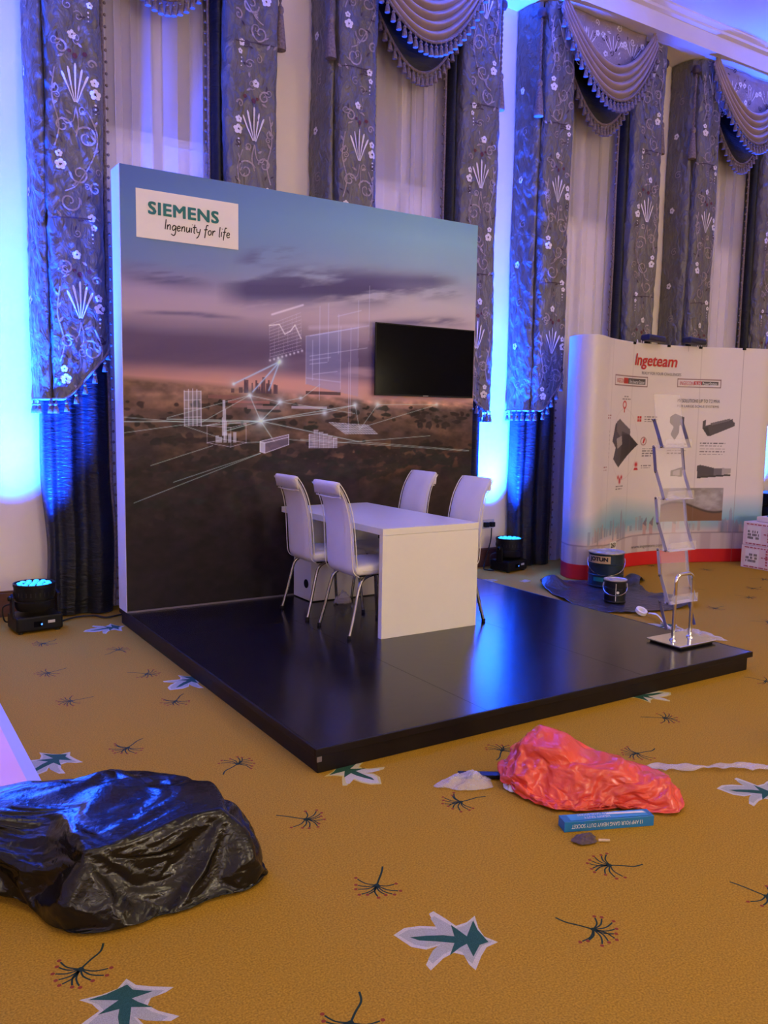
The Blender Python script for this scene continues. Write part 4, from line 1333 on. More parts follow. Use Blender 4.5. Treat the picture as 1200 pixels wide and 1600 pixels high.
    cv.mix(inph * np.clip((n - .4) * 3, 0, 1), (186, 182, 182))
    cv.mix(inph * (Z < .64 + .06 * np.sin(A * 6)) * 1.0, (128, 92, 66))
    cv.mix(inph * np.exp(-((Z - .64 - .06 * np.sin(A * 6)) / .012) ** 2), (70, 58, 52))
    # faint ring and icons around the left machine
    rr = np.hypot((A - 1.47) / .28, (Z - 1.36) / .38)
    cv.mix(np.exp(-((rr - 1) / .012) ** 2) * .5, (205, 190, 192))
    red = (200, 40, 48)
    for a, z in ((1.455, 1.76), (1.76, 1.625), (1.845, 1.39), (1.74, 1.10), (1.416, .975)):
        pass
    q = np.hypot((A - 1.455), (Z - 1.78)); cv.mix(np.clip(1.5 - np.abs(q - .035) / .008, 0, 1), red); cv.rect(1.444, 1.466, 1.70, 1.745, red)
    for i in (0, 1):
        for j in (0, 1):
            cv.rect(1.725 + i * .04, 1.757 + i * .04, 1.60 + j * .034, 1.628 + j * .034, red)
    q = np.hypot((A - 1.845), (Z - 1.39)); cv.mix(np.clip(1.5 - np.abs(q - .042) / .006, 0, 1) * .6, (120, 60, 64)); cv.poly([(1.83, 1.37), (1.85, 1.43), (1.87, 1.41), (1.85, 1.36)], red)
    cv.glow((1.74, 1.135), .022, red, 1.3); cv.poly([(1.70, 1.07), (1.715, 1.10), (1.765, 1.10), (1.78, 1.07)], red)
    for dx, dz in ((-.04, .02), (0, -.005), (.04, .02), (0, -.03)):
        cv.glow((1.416 + dx, .985 + dz), .018, red, 1.2)
    # rows of small unreadable print
    def rows(a0, a1, z, nrow, step, c=(90, 80, 86), al=.75, red0=False):
        for r in range(nrow):
            x = a0
            e = a1 - rng.uniform(0, .25) * (a1 - a0) * (r == nrow - 1)
            while x < e:
                l = rng.uniform(.02, .07)
                cv.rect(x, min(x + l, e), z - r * step, z - r * step + .012, c, al * rng.uniform(.7, 1))
                x += l + .013
    rows(1.40, 1.62, 1.835, 1, .02); rows(1.44, 1.54, 1.86, 1, .02)
    rows(1.84, 2.04, 1.65, 3, .025); rows(1.83, 2.0, 1.30, 4, .025, (70, 60, 70)); rows(1.82, 1.98, 1.115, 2, .026)
    rows(1.33, 1.50, .90, 2, .025); rows(1.05, 1.14, 1.66, 2, .03, (150, 70, 70)); rows(.98, 1.08, 1.12, 2, .03, (150, 70, 70))
    for i in range(7): cv.rect(1.11, 1.12, 1.22 + i * .045, 1.24 + i * .045, (110, 80, 90), .6)
    rows(2.64, 2.96, 1.365, 2, .03, (60, 54, 60), .9); rows(2.64, 2.96, 1.30, 3, .03)
    rows(2.2, 2.5, 1.35, 2, .03, (90, 84, 96)); rows(2.2, 2.46, 1.28, 2, .03)
    # title boxes
    for a0, a1, z0, z1, s in ((1.20, 1.86, 1.985, 2.085, .47), (2.30, 2.86, 2.0, 2.085, .57)):
        for b_ in (((a0, z0), (a1, z0)), ((a0, z1), (a1, z1)), ((a0, z0), (a0, z1)), ((a1, z0), (a1, z1))):
            cv.line(b_[0], b_[1], (96, 50, 54), .006, .9)
        m_ = a0 + (a1 - a0) * s
        cv.rect(m_, a1 - .03, z0 + .022, z1 - .022, (92, 86, 90), 1)
        cv.rect(m_ - .10, m_, z0 + .022, z1 - .022, (198, 60, 60), 1)
    # panel joints
    for a in (1.12, 1.60, 2.60, 3.12):
        cv.line((a, .0), (a, PH), (150, 138, 140), .004, .55 if a != 3.12 else .9)
    return cv

def popup():
    pth = Path(PPTS, 12)
    root = thing('popup_display', 'curved white trade stand with city skyline print and red base band', 'display stand', (5.8, .05, 0))
    def surf(A, Z):
        return np.interp(A, pth.a, pth.p[:, 0]), np.interp(A, pth.a, pth.p[:, 1]), Z + .003
    cv = paint_popup(pth.L)
    o = print_mesh('printed_panel', cv, surf, M['popup'], root, .86)
    md = o.modifiers.new('thickness', 'SOLIDIFY'); md.thickness = .004; md.offset = -1
    lift = .004
    def fn(a, z):
        x, y = pth.at(a); nx, ny = pth.normal(a)
        return (x + nx * lift, y + ny * lift, z)
    t = MB(); put_text(t, 'Ingeteam', 1.63, 2.275, 2.175, 2.335, fn, bold=.013, shear=.18); t.build('headline_lettering', M['redink'], root)
    t = MB(); put_text(t, 'READY FOR YOUR CHALLENGES', 1.76, 2.34, 2.118, 2.15, fn); t.build('subtitle_lettering', M['greyink'], root)
    t = MB()
    put_text(t, 'INGECON', 1.235, 1.40, 2.012, 2.058, fn)
    put_text(t, 'INGECON', 2.33, 2.51, 2.02, 2.065, fn)
    put_text(t, 'SUN', 1.418, 1.495, 2.012, 2.055, fn); t.build('title_lettering', M['redink'], root)
    t = MB()
    put_text(t, 'SUN', 2.532, 2.605, 2.024, 2.062, fn)
    put_text(t, 'PowerStation', 2.63, 2.81, 2.024, 2.062, fn)
    put_text(t, 'Ultra Inverter Station', 1.53, 1.81, 2.012, 2.052, fn); t.build('title_white_lettering', M['whiteink'], root)
    t = MB(); put_text(t, 'MV SOLUTIONS UP TO 7.2 MVA', 2.31, 2.86, 1.83, 1.868, fn); t.build('heading_lettering', M['ink'], root)
    t = MB(); put_text(t, 'FOR LARGE SCALE SYSTEMS', 2.31, 2.85, 1.775, 1.802, fn); t.build('subheading_lettering', M['greyink'], root)
    t = MB(); put_text(t, 'www.ingeteam.com', 1.725, 2.215, .19, .235, fn); t.build('address_lettering', M['greyink'], root)
    # small white sticker with numbers at the foot
    s_ = MB(); s_.add([fn(1.24, .215), fn(1.40, .215), fn(1.40, .32), fn(1.24, .32)], [(0, 1, 2, 3)]); st = s_.build('sticker', M['whiteink'], root)
    lift = .006
    t = MB(); put_text(t, '263', 1.265, 1.375, .255, .305, fn, bold=.02); t.build('sticker_number', M['ink'], st)
    lift = .004
    # hooks along the top edge and the folding frame behind
    for a in (1.60, 2.15, 2.58, 3.12):
        x, y = pth.at(a); nx, ny = pth.normal(a)
        MB().box(x - .02, x + .02, y - .012, y + .02, PH - .02, PH + .006).build('panel_hook', M['black'], root, bevel=.004)
    fr = MB()
    for a in (1.12, 1.6, 2.15, 2.6, 3.12):
        x, y = pth.at(a); nx, ny = pth.normal(a)
        fr.tube([(x - nx * .05, y - ny * .05, 0), (x - nx * .05, y - ny * .05, PH - .02)], .012, 8)
    fr.build('folding_frame', M['darkchrome'], root, smooth=True)
    # two clip-on lamps
    for i, (a, lab) in enumerate(((1.86, 'navy clip-on lamp above the red headline of the white trade stand'), (2.44, 'navy clip-on lamp above the right part of the white trade stand'))):
        x, y = pth.at(a); nx, ny = pth.normal(a)
        r = thing('display_lamp', lab, 'lamp', (x, y, PH + .003), 'clip-on lamps on the trade stand')
        MB().box(x - .02, x + .02, y + .004, y + .05, PH - .06, PH + .03).build('clamp', M['black'], r, bevel=.004)
        MB().tube(smoothpath([(x, y + .03, PH + .02), (x - .02, y + .0, PH + .055), (x + .02, y - .05, PH + .06)], 6), .009, 8).build('arm', M['black'], r, smooth=True)
        m = MB()
        sec = [(-.055, 0), (.055, 0), (.07, .025), (.06, .065), (-.05, .07), (-.065, .03)]
        m.add([(x - .13 + .0, y - .05 + q, PH + .025 + z) for q, z in sec] + [(x + .14, y - .06 + q * .9, PH + .015 + z * .9) for q, z in sec],
              [tuple(range(6)), tuple(range(11, 5, -1))] + [(j, 6 + j, 6 + (j + 1) % 6, (j + 1) % 6) for j in range(6)])
        m.build('housing', M['lampblue'], r, bevel=.012)
popup()

# ------------------------------------------------------------------ brochure stand
def brochure_stand():
    cx, cy = 3.02, -2.60
    root = thing('brochure_stand', 'clear acrylic brochure rack with chrome hoop at the platform corner', 'brochure rack', (cx, cy, HP))
    MB().box(cx - .165, cx + .165, cy - .125, cy + .125, HP, HP + .012).build('base_underside', M['black'], root)
    MB().box(cx - .185, cx + .185, cy - .14, cy + .14, HP + .012, HP + .024).build('base_plate', M['chrome'], root, bevel=.003)
    hx, hz = .088, HP + .47
    arc = [(cx - hx, cy, HP + .024), (cx - hx, cy, hz - .1)]
    for i in range(9):
        q = PI - i * PI / 16
        arc.append((cx - hx + .05 + .05 * math.cos(q), cy, hz - .05 + .05 * math.sin(q)))
    arc2 = [(2 * cx - x, y, z) for x, y, z in reversed(arc)]
    MB().tube(arc + arc2, .0125, 12).build('hoop', M['chrome'], root, smooth=True)
    for s in (-1, 1):
        MB().lathe([(.024, 0), (.024, .006), (.016, .014), (.0125, .015)], (cx + s * hx, cy, HP + .024), 14).build('hoop_collar', M['chrome'], root, smooth=True)
    zs = (.395, .745, 1.09, 1.435)
    ys = (cy + .045, cy + .085, cy + .125, cy + .165)
    w = .135
    for i, (z, y) in enumerate(zip(zs, ys)):
        hgt = .36
        lean = .06
        tr = MB()
        tr.add([(cx - w, y, z), (cx + w, y, z), (cx + w, y + lean, z + hgt), (cx - w, y + lean, z + hgt),
                (cx - w, y + .004, z), (cx + w, y + .004, z), (cx + w, y + lean + .004, z + hgt), (cx - w, y + lean + .004, z + hgt)],
               [(0, 1, 2, 3), (7, 6, 5, 4), (0, 4, 5, 1), (1, 5, 6, 2), (2, 6, 7, 3), (3, 7, 4, 0)])
        tray = tr.build('tray', M['acrylic'], root)
        MB().box(cx - w, cx + w, y - .055, y, z, z + .005).build('tray_floor', M['acrylicedge'], tray)
        MB().bar((cx - w, y - .057, z + .03), (cx + w, y - .057, z + .03), .004, .06).build('front_lip', M['acrylic'], tray)
        for s in (-1, 1):
            x = cx + s * (w + .006)
            mt = M['strutblue'] if i == 3 else M['strutclear']
            # each storey folds on a pair of side straps
            MB().bar((x, y + .045, z + .19), (x, y - .035, z + .004), .005, .024, up=(0, 1, 0.4)).build('strut', mt, root)
            lo = (x, cy + .01, HP + .10) if i == 0 else (x, ys[i - 1] + .045, z - .155)
            MB().bar((x + s * .005, y + .03, z + .004), (x + s * .005, lo[1], lo[2]), .005, .022, up=(0, 1, 0.4)).build('strut', M['strutblue'] if i in (0, 3) else mt, root)
            rot = Matrix.Rotation(PI / 2 * s, 3, 'Y')
            for py, pz in ((y + .03, z + .008), (y - .033, z + .008), (y + .044, z + .185)):
                MB().lathe([(.008, 0), (.008, .004), (.005, .006)], (x + s * .007, py, pz), 10, rot=rot).build('rivet', M['darkchrome'], root, smooth=True)
brochure_stand()

# ------------------------------------------------------------------ uplights
def uplight_proto(lab):
    root = thing('uplight', lab, 'stage light', (0, 0, 0), 'blue LED uplights along the wall')
    b = MB().box(-.165, .165, -.125, .125, .012, .125).build('base', M['black'], root, bevel=.015)
    for sx in (-1, 1):
        for sy in (-1, 1):
            MB().lathe([(.018, 0), (.018, .014)], (sx * .13, sy * .095, 0), 10).build('foot', M['rubber'], root)
    MB().box(-.045, .01, -.1275, -.1245, .045, .085).build('display', M['screen'], b)
    MB().lathe([(.007, 0), (.005, .003)], (.01, -.1265, .062), 10, rot=Matrix.Rotation(PI / 2, 3, 'X')).build('indicator', M['led'], b)
    MB().box(.055, .105, -.1275, -.1245, .065, .085).build('label', M['greylabel'], b)
    for s in (-1, 1):
        y = MB()
        y.prism([(-.04, .10), (.04, .10), (.032, .26), (.0, .285), (-.032, .26)], s * .152, s * .168, lambda a, z, q: (q, a, z))
        arm = y.build('yoke_arm', M['black'], root, bevel=.003)
        MB().lathe([(.02, 0), (.02, .012), (.014, .02)], (s * .168, 0, .25), 12, rot=Matrix.Rotation(PI / 2 * s, 3, 'Y')).build('pivot_knob', M['black'], arm, smooth=True)
    h = MB().lathe([(.05, .145), (.125, .155), (.138, .18), (.140, .225), (.134, .230), (.134, .238), (.140, .243), (.143, .33), (.147, .332), (.147, .352), (.138, .352), (.136, .344)], (0, 0, 0), 36)
    head = h.build('lamp_head', M['black'], root, smooth=True, sharp=30)
    v = MB()
    for i in range(28):
        q = 2 * PI * i / 28
        v.box(-.004, .004, -.003, .003, .265, .295)
        for j in range(8):
            x, y_, z = v.v[-8 + j]
            y_ -= .1425
            v.v[-8 + j] = (x * math.cos(q) - y_ * math.sin(q), x * math.sin(q) + y_ * math.cos(q), z)
    tag(v.build('cooling_slots', M['rubber'], head), kind='stuff')
    for n, r in ((1, 0), (6, .05), (12, .1)):
        for i in range(n):
            q = 2 * PI * i / n + r
            MB().lathe([(.021, 0), (.021, .006), (.013, .011), (.003, .012)], (r * math.cos(q), r * math.sin(q), .3435), 10).build('lens', M['lens'], head, smooth=True)
    MB().tube(smoothpath([(-.15, .05, .20), (-.20, .09, .17), (-.19, .10, .07), (-.14, .12, .05)], 6), .006, 7).build('cable_loop', M['rubber'], root, smooth=True)
    return root
def uplights():
    p = uplight_proto('black LED uplight on the carpet at the left edge, beside the dark drape')
    data = [((-.585, .33), .10, (-.72, .85, 3.0), 23000), ((4.22, .55), .2, (4.06, .86, 2.3), 25000), ((9.02, .50), .2, (8.98, .86, 2.6), 16000)]
    labs = ['black LED uplight on the carpet at the left edge, beside the dark drape', 'black LED uplight against the glowing wall strip, right of the table', 'black LED uplight behind the curved trade stand']
    for i, ((x, y), rz, aim, pw) in enumerate(data):
        o = p if i == 0 else copy_tree(p)
        o.location = (x, y, 0)
        o.rotation_euler = (0, 0, rz)
        o['label'] = labs[i]
        spot((x, y, .37), aim, pw * .78, 66, 1.0, .09)
uplights()

# ------------------------------------------------------------------ things along the wall
def wall_things():
    # socket with a plug
    x, z = 4.16, .47
    r = thing('wall_socket', 'wall socket with a plug in it on the glowing white strip behind the chair', 'socket', (x, WY, z - .05))
    MB().box(x - .085, x + .085, WY - .011, WY - .001, z - .05, z + .05).build('socket_plate', M['greylabel'], r, bevel=.004)
    for dx in (-.04, .04):
        MB().box(x + dx - .028, x + dx + .028, WY - .055, WY - .0115, z - .032, z + .022).build('plug', M['black'], r, bevel=.006)
    c = MB().tube(smoothpath([(4.17, .79, .43), (4.15, .775, .30), (4.10, .77, .15), (4.02, .72, .012), (3.98, .62, .012), (4.02, .55, .012)], 8), .007, 7).build('power_cable', M['rubber'], None, smooth=True)
    tag(c, 'black power cable dropping from the wall socket to the uplight', 'cable')
    c = MB().tube(smoothpath([(-.40, .42, .012), (-.25, .52, .012), (-.12, .50, .012), (-.05, .40, .012), (.08, .44, .012), (.3, .50, .012)], 8), .007, 7).build('power_cable', M['rubber'], None, smooth=True)
    tag(c, 'black power cable along the carpet from the left uplight behind the panel', 'cable')
    # flight case behind the stand
    x0, x1, y0, y1, h = 7.95, 9.5, -.25, .30, .74
    r = thing('equipment_case', 'black equipment case against the wall at the right edge, behind the cartons', 'case', ((x0 + x1) / 2, y0, 0))
    MB().box(x0, x1, y0, y1, .03, h - .16).build('case_body', M['black'], r, bevel=.01)
    MB().box(x0, x1, y0, y1, h - .155, h).build('lid', M['black'], r, bevel=.01)
    for xx in (x0 + .12, x1 - .12):
        for yy in (y0 + .1, y1 - .1):
            MB().lathe([(.03, 0), (.03, .03)], (xx, yy, 0), 12).build('foot', M['rubber'], r)
    MB().box(x0 - .006, x0, -.07, .09, .38, .42).build('handle', M['darkchrome'], r, bevel=.003)
    # cartons
    def carton(name, lab, x0, x1, y0, y1, z0, z1, grp, prints=True):
        r = thing(name, lab, 'carton', ((x0 + x1) / 2, (y0 + y1) / 2, z0), grp)
        b = MB().box(x0, x1, y0, y1, z0, z1).build('carton_body', M['carton'], r, bevel=.004)
        if not prints: return r
        F = lambda a, z: (x0 - .002, y1 - a, z0 + z)
        H = z1 - z0
        rng = random.Random(int(z0 * 100) + 5)
        m = MB()
        m.m = 1
        m.add([F(.05, .03), F(.22, .03), F(.22, H - .04), F(.05, H - .04)], [(0, 1, 2, 3)])
        lb = m.build('label_sheet', [M['carton'], M['whiteink']], b)
        F2 = lambda a, z: (x0 - .0035, y1 - a, z0 + z)
        k = MB()
        for i in range(10):
            for rr in range(3):
                if rng.random() < .75:
                    a = .06 + i * .014; z = .07 + rr * .035
                    k.add([F2(a, z), F2(a + .009, z), F2(a + .009, z + .026), F2(a, z + .026)], [(0, 1, 2, 3)])
        k.build('label_print', M['ink'], lb)
        k = MB()
        for z in (.012, H - .028, H * .5):
            a = .04
            while a < y1 - y0 - .04:
                l = rng.uniform(.02, .06)
                if not (z == H * .5 and a < .24):
                    k.add([F2(a, z), F2(a + l, z), F2(a + l, z + .012), F2(a, z + .012)], [(0, 1, 2, 3)])
                a += l + .012
        for j in range(6):
            z = .05 + j * .03
            k.add([F2(.30, z), F2(.325, z), F2(.325, z + .02), F2(.30, z + .02)], [(0, 1, 2, 3)])
        k.build('carton_print', M['cartonred'], b)
        t = MB().box(x0 - .001, x1, (y0 + y1) / 2 - .025, (y0 + y1) / 2 + .025, z1 - .0005, z1 + .001).build('tape', M['tape'], r)
        return r
    carton('carton', 'lower white carton with barcode label at the right edge, standing on the carpet', 6.745, 7.25, -1.15, -.50, 0, .255, 'white cartons at the right edge')
    carton('carton', 'upper white carton with barcode label at the right edge, on top of the other', 6.75, 7.25, -1.14, -.505, .258, .515, 'white cartons at the right edge')
    r = thing('flat_pack', 'white flat packet with blue wrap lying on top of the cartons', 'packet', (7.02, -.85, .518))
    MB().box(6.84, 7.20, -1.05, -.60, .518, .575).build('packet_body', M['carton'], r, bevel=.006)
    MB().box(6.90, 7.12, -1.0, -.68, .5755, .592).build('blue_wrap', M['boxblue2'], r, bevel=.006)
wall_things()

# ------------------------------------------------------------------ paint tins on the plastic sheet
def tins():
    def sheet(u, v):
        P = [(3.98, -.20), (4.34, -.27), (4.62, -.42), (5.10, -.52), (4.72, -.80), (4.58, -1.22), (4.60, -1.53), (4.25, -1.60), (3.70, -1.47), (3.60, -1.12), (3.70, -.70)]
        if not hasattr(sheet, 'o'):
            sheet.o = smoothpath(P, 8, closed=True)
        cx, cy = 4.25, -.85
        k = u * len(sheet.o)
        a, b = sheet.o[int(k) % len(sheet.o)], sheet.o[(int(k) + 1) % len(sheet.o)]
        t = k - int(k)
        ex, ey = a[0] + (b[0] - a[0]) * t, a[1] + (b[1] - a[1]) * t
        r = v
        x, y = cx + (ex - cx) * r, cy + (ey - cy) * r
        edge = max(0, (r - .55) / .45)
        z = .004 + .05 * edge * max(0, noise.noise(Vector((x * 3.2, y * 3.2, 1.3)))) + .022 * edge * abs(noise.noise(Vector((x * 11, y * 11, 5))))
        z += .10 * math.exp(-((x - 4.82) ** 2 + (y + .62) ** 2) / .012) + .10 * math.exp(-((x - 4.02) ** 2 + (y + .33) ** 2) / .014) + .05 * math.exp(-((x - 4.5) ** 2 + (y + 1.5) ** 2) / .02)
        return (x, y, z)
    o = MB().grid(150, 40, sheet).build('plastic_sheet', M['sheet'], None, smooth=True, sharp=70, solid=.0015)
    tag(o, 'crumpled black plastic sheet under the paint tins on the carpet', 'sheet')
    def tin(lab, c, r, h, body, label, zb=.012):
        x, y = c
        root = thing('paint_tin', lab, 'paint tin', (x, y, zb))
        b = MB().lathe([(r - .006, 0), (r, .004), (r, .012), (r - .004, .018), (r - .004, h * .33), (r, h * .34), (r, h * .36), (r - .004, h * .37), (r - .004, h * .66), (r, h * .67), (r, h * .69), (r - .004, h * .70), (r - .004, h - .012), (r, h - .008), (r, h - .002)], (x, y, zb), 40).build('tin_body', body, root, smooth=True, sharp=30)
        MB().lathe([(r - .002, h - .003), (r + .004, h), (r + .004, h + .008), (r - .008, h + .010), (r - .014, h + .003), (r * .55, h + .003), (r * .53, h + .008), (.01, h + .008)], (x, y, zb), 40).build('lid', M['tinlid'], root, smooth=True, sharp=30)
        # label facing the camera
        q0 = math.atan2(-6.2 - y, -1.7 - x)
        W = .62 if label else .25
        def cyl(a, z, lift=.002): return (x + (r + lift) * math.cos(a), y + (r + lift) * math.sin(a), zb + z)
        if label:
            q1 = q0 - .42
            m = MB().grid(12, 1, lambda u, v: cyl(q1 - .75 + 1.4 * u, h * (.72 + .22 * v)))
            lb = m.build('tin_label', M['tinlabel'], root, smooth=True)
            t = MB()
            put_text(t, 'JOTUN', 0, 1, 0, 1, lambda a, b_: cyl(q1 - .55 + 1.05 * a, h * (.755 + .15 * b_), .004), bold=.03, squeeze=.27)
            t.build('tin_lettering', M['ink'], lb)
            MB().grid(8, 1, lambda u, v: cyl(q1 - .3 + .6 * u, h * (.18 + .12 * v))).build('lower_label', M['teal'], root, smooth=True)
        hb = h * .80
        hd = MB()
        path = []
        for i in range(17):
            t = i / 16
            a = q0 - 1.5 + 3.0 * t
            path.append(cyl(a, hb - h * .42 * math.sin(PI * t) ** .8, .006 + .02 * math.sin(PI * t)))
        hd.tube(path, .0035, 6)
        hd.build('handle', M['chrome'], root, smooth=True)
        for sgn in (-1.5, 1.5):
            p = cyl(q0 + sgn, hb, .002)
            MB().lathe([(.016, -.004), (.016, .004)], p, 10, rot=Matrix.Rotation(q0 + sgn, 3, 'Z') @ Matrix.Rotation(PI / 2, 3, 'Y')).build('handle_lug', M['tinlid'], root)
        m = MB().lathe([(.012, 0), (.012, .006)], cyl(q0 + .25, h * .5, 0), 10, rot=Matrix.Rotation(q0 + .25, 3, 'Z') @ Matrix.Rotation(PI / 2, 3, 'Y'))
        if not label:
            m.build('paint_spot', M['whiteink'], root)
            MB().grid(2, 6, lambda u, v: cyl(q0 + .05 + .05 * u, h * (.1 + .8 * v), .0015)).build('paint_drip', M['whiteink'], root)
    tin('large navy paint tin with tan label, on the black sheet', (4.50, -.56), .172, .325, M['tin'], True)
    tin('small black paint tin with a white paint spot, in front of the large tin', (4.00, -1.13), .098, .195, M['tinblack'], False)
tins()

def floor_bits():
    # roll of tape with its loose end and plastic beside the platform
    r = thing('tape_roll', 'white tape roll with a loose end lying beside the right edge of the platform', 'tape', (3.80, -1.62, 0))
    c = (3.80, -1.60)
    rt = Matrix.Rotation(.5, 3, 'X')
    prof = [(.045, -.014), (.045, .014), (.026, .014), (.026, -.014), (.045, -.014)]
    MB().lathe([(.030, -.014), (.048, -.014), (.048, .014), (.030, .014), (.028, .0), (.029, -.0135)], (c[0], c[1], .042), 24, rot=rt).build('roll', M['tape'], r, smooth=True, sharp=30)
    pts = smoothpath([(3.84, -1.64, .03), (3.78, -1.78, .05), (3.70, -1.92, .02), (3.62, -2.06, .012), (3.55, -2.2, .012)], 6)
    m = MB()
    m.add([(x + s * .024, y + s * .018, z) for x, y, z in pts for s in (-1, 1)], [(2 * i, 2 * i + 1, 2 * i + 3, 2 * i + 2) for i in range(len(pts) - 1)])
    m.build('loose_end', M['tape'], r, smooth=True, solid=.001)
    film_scrap('plastic_wrap', 'crumpled clear plastic wrap beside the platform behind the brochure rack', 'plastic', (3.62, -2.22), .24, .08, .05, 3, rot=2.1)
    film_scrap('plastic_wrap', 'small white plastic scrap on the carpet behind the platform, near the dark drape', 'plastic', (3.62, .16), .10, .06, .02, 5)
    film_scrap('plastic_wrap', 'tiny white plastic scrap on the carpet in front of the right uplight', 'plastic', (3.95, -.02), .06, .04, .02, 6)
    film_scrap('plastic_wrap', 'clear plastic scrap lying left of the red bag', 'plastic', (.535, -3.42), .13, .07, .06, 8, rot=-.3)
    film_scrap('plastic_wrap', 'large crumpled clear plastic sheet at the right edge of the photo', 'plastic', (2.22, -3.98), .16, .22, .10, 9)
    # long twisted plastic strip
    cl = smoothpath([(1.30, -3.69), (1.42, -3.76), (1.60, -3.86), (1.78, -3.96), (1.92, -4.08), (2.03, -4.22)], 10)
    k = len(cl)
    m = MB()
    vs = []
    for i, (x, y) in enumerate(cl):
        wd = .026 + .008 * math.sin(i * .9)
        tw = i * .35
        for j in range(5):
            t = -1 + j * .5
            z = .008 + .018 * abs(noise.noise(Vector((i * .3, j * .9, 2)))) + .010 * (1 + math.sin(tw + j)) * .5
            vs.append((x + .55 * wd * t, y + .85 * wd * t, z))
    m.add(vs, [(i * 5 + j, i * 5 + j + 1, (i + 1) * 5 + j + 1, (i + 1) * 5 + j) for i in range(k - 1) for j in range(4)])
    tag(m.build('plastic_strip', M['film'], None, smooth=True, solid=.0012, sharp=60), 'long twisted clear plastic strip running right from the red bag', 'plastic')
    # dark offcut sticking out of the red bag's left
    tag(MB().bar((.545, -3.335, .012), (.70, -3.44, .014), .045, .018).build('dark_offcut', M['black'], None, bevel=.002), 'short black offcut lying at the left end of the red bag', 'offcut')
    film_scrap('white_rag', 'small dirty white rag at the left end of the red bag', 'rag', (.685, -3.56), .05, .06, .05, 14, mt='tape')
    # blue socket box
    a, b = Vector((.593, -3.955, 0)), Vector((.945, -4.098, 0))
    d = (b - a).normalized(); n = Vector((-d.y, d.x, 0))
    w_, h_ = .062, .042
    root = thing('socket_box', 'flat blue cardboard box with white print in front of the red bag', 'box', tuple(a + d * .18 + n * .03))
    F = lambda u, v, z: tuple(a + d * u + n * v + Vector((0, 0, z)))
    L = (b - a).length
    m = MB()
    m.add([F(0, 0, 0), F(L, 0, 0), F(L, w_, 0), F(0, w_, 0), F(0, 0, h_), F(L, 0, h_), F(L, w_, h_), F(0, w_, h_)], [(0, 3, 2, 1), (4, 5, 6, 7), (0, 1, 5, 4), (1, 2, 6, 5), (2, 3, 7, 6), (3, 0, 4, 7)])
    body = m.build('carton_body', M['boxblue'], root, bevel=.0015)
    p = MB(); p.add([F(.03, .008, h_ + .001), F(L - .02, .008, h_ + .001), F(L - .02, w_ - .006, h_ + .001), F(.03, w_ - .006, h_ + .001)], [(0, 1, 2, 3)])
    top = p.build('top_print', M['boxblue2'], body)
    t = MB()
    put_text(t, '13 AMP FOUR GANG HEAVY DUTY SOCKET', .05, L - .03, .010, .026, lambda u, z: F(L - u, -.0012, h_ * .95 - z))
    t.build('side_lettering', M['whiteink'], body)
    t = MB()
    put_text(t, 'HEAVY DUTY', .18, .29, .032, .048, lambda u, v: F(L - u, w_ - v, h_ + .0022))
    put_text(t, '13 AMP GANG SOCKET', .16, .31, .010, .024, lambda u, v: F(L - u, w_ - v, h_ + .0022))
    t.add([F(.19, .036, h_ + .0022), F(L - .02, .028, h_ + .0022), F(L - .03, .044, h_ + .0022), F(.20, .05, h_ + .0022)], [(0, 1, 2, 3)])
    t.build('top_lettering', M['whiteink'], top)
    # brown scrap with a stub of wood
    film_scrap('brown_scrap', 'grey-brown crumpled scrap on the carpet just in front of the blue box', 'scrap', (.615, -4.045), .055, .035, .016, 21, mt='brownlump')
    tag(MB().tube([(.655, -4.075, .007), (.69, -4.10, .007)], .0055, 8).build('wooden_stub', M['stick'], None), 'short pale wooden stub beside the grey-brown scrap', 'stick')
    # pink board at the left edge
    x1, y0, y1 = -1.062, -2.62, -.9
    r = thing('pink_board', 'pink printed board with lavender border lying on the carpet at the left edge', 'board', (-1.5, -1.7, 0))
    MB().box(-1.95, x1, y0, y1, 0, .012).build('board_edge', M['lav'], r, bevel=.002)
    MB().box(-1.90, x1 - .055, y0 + .05, y1 - .05, .012, .0135).build('printed_face', M['pink'], r)
floor_bits()

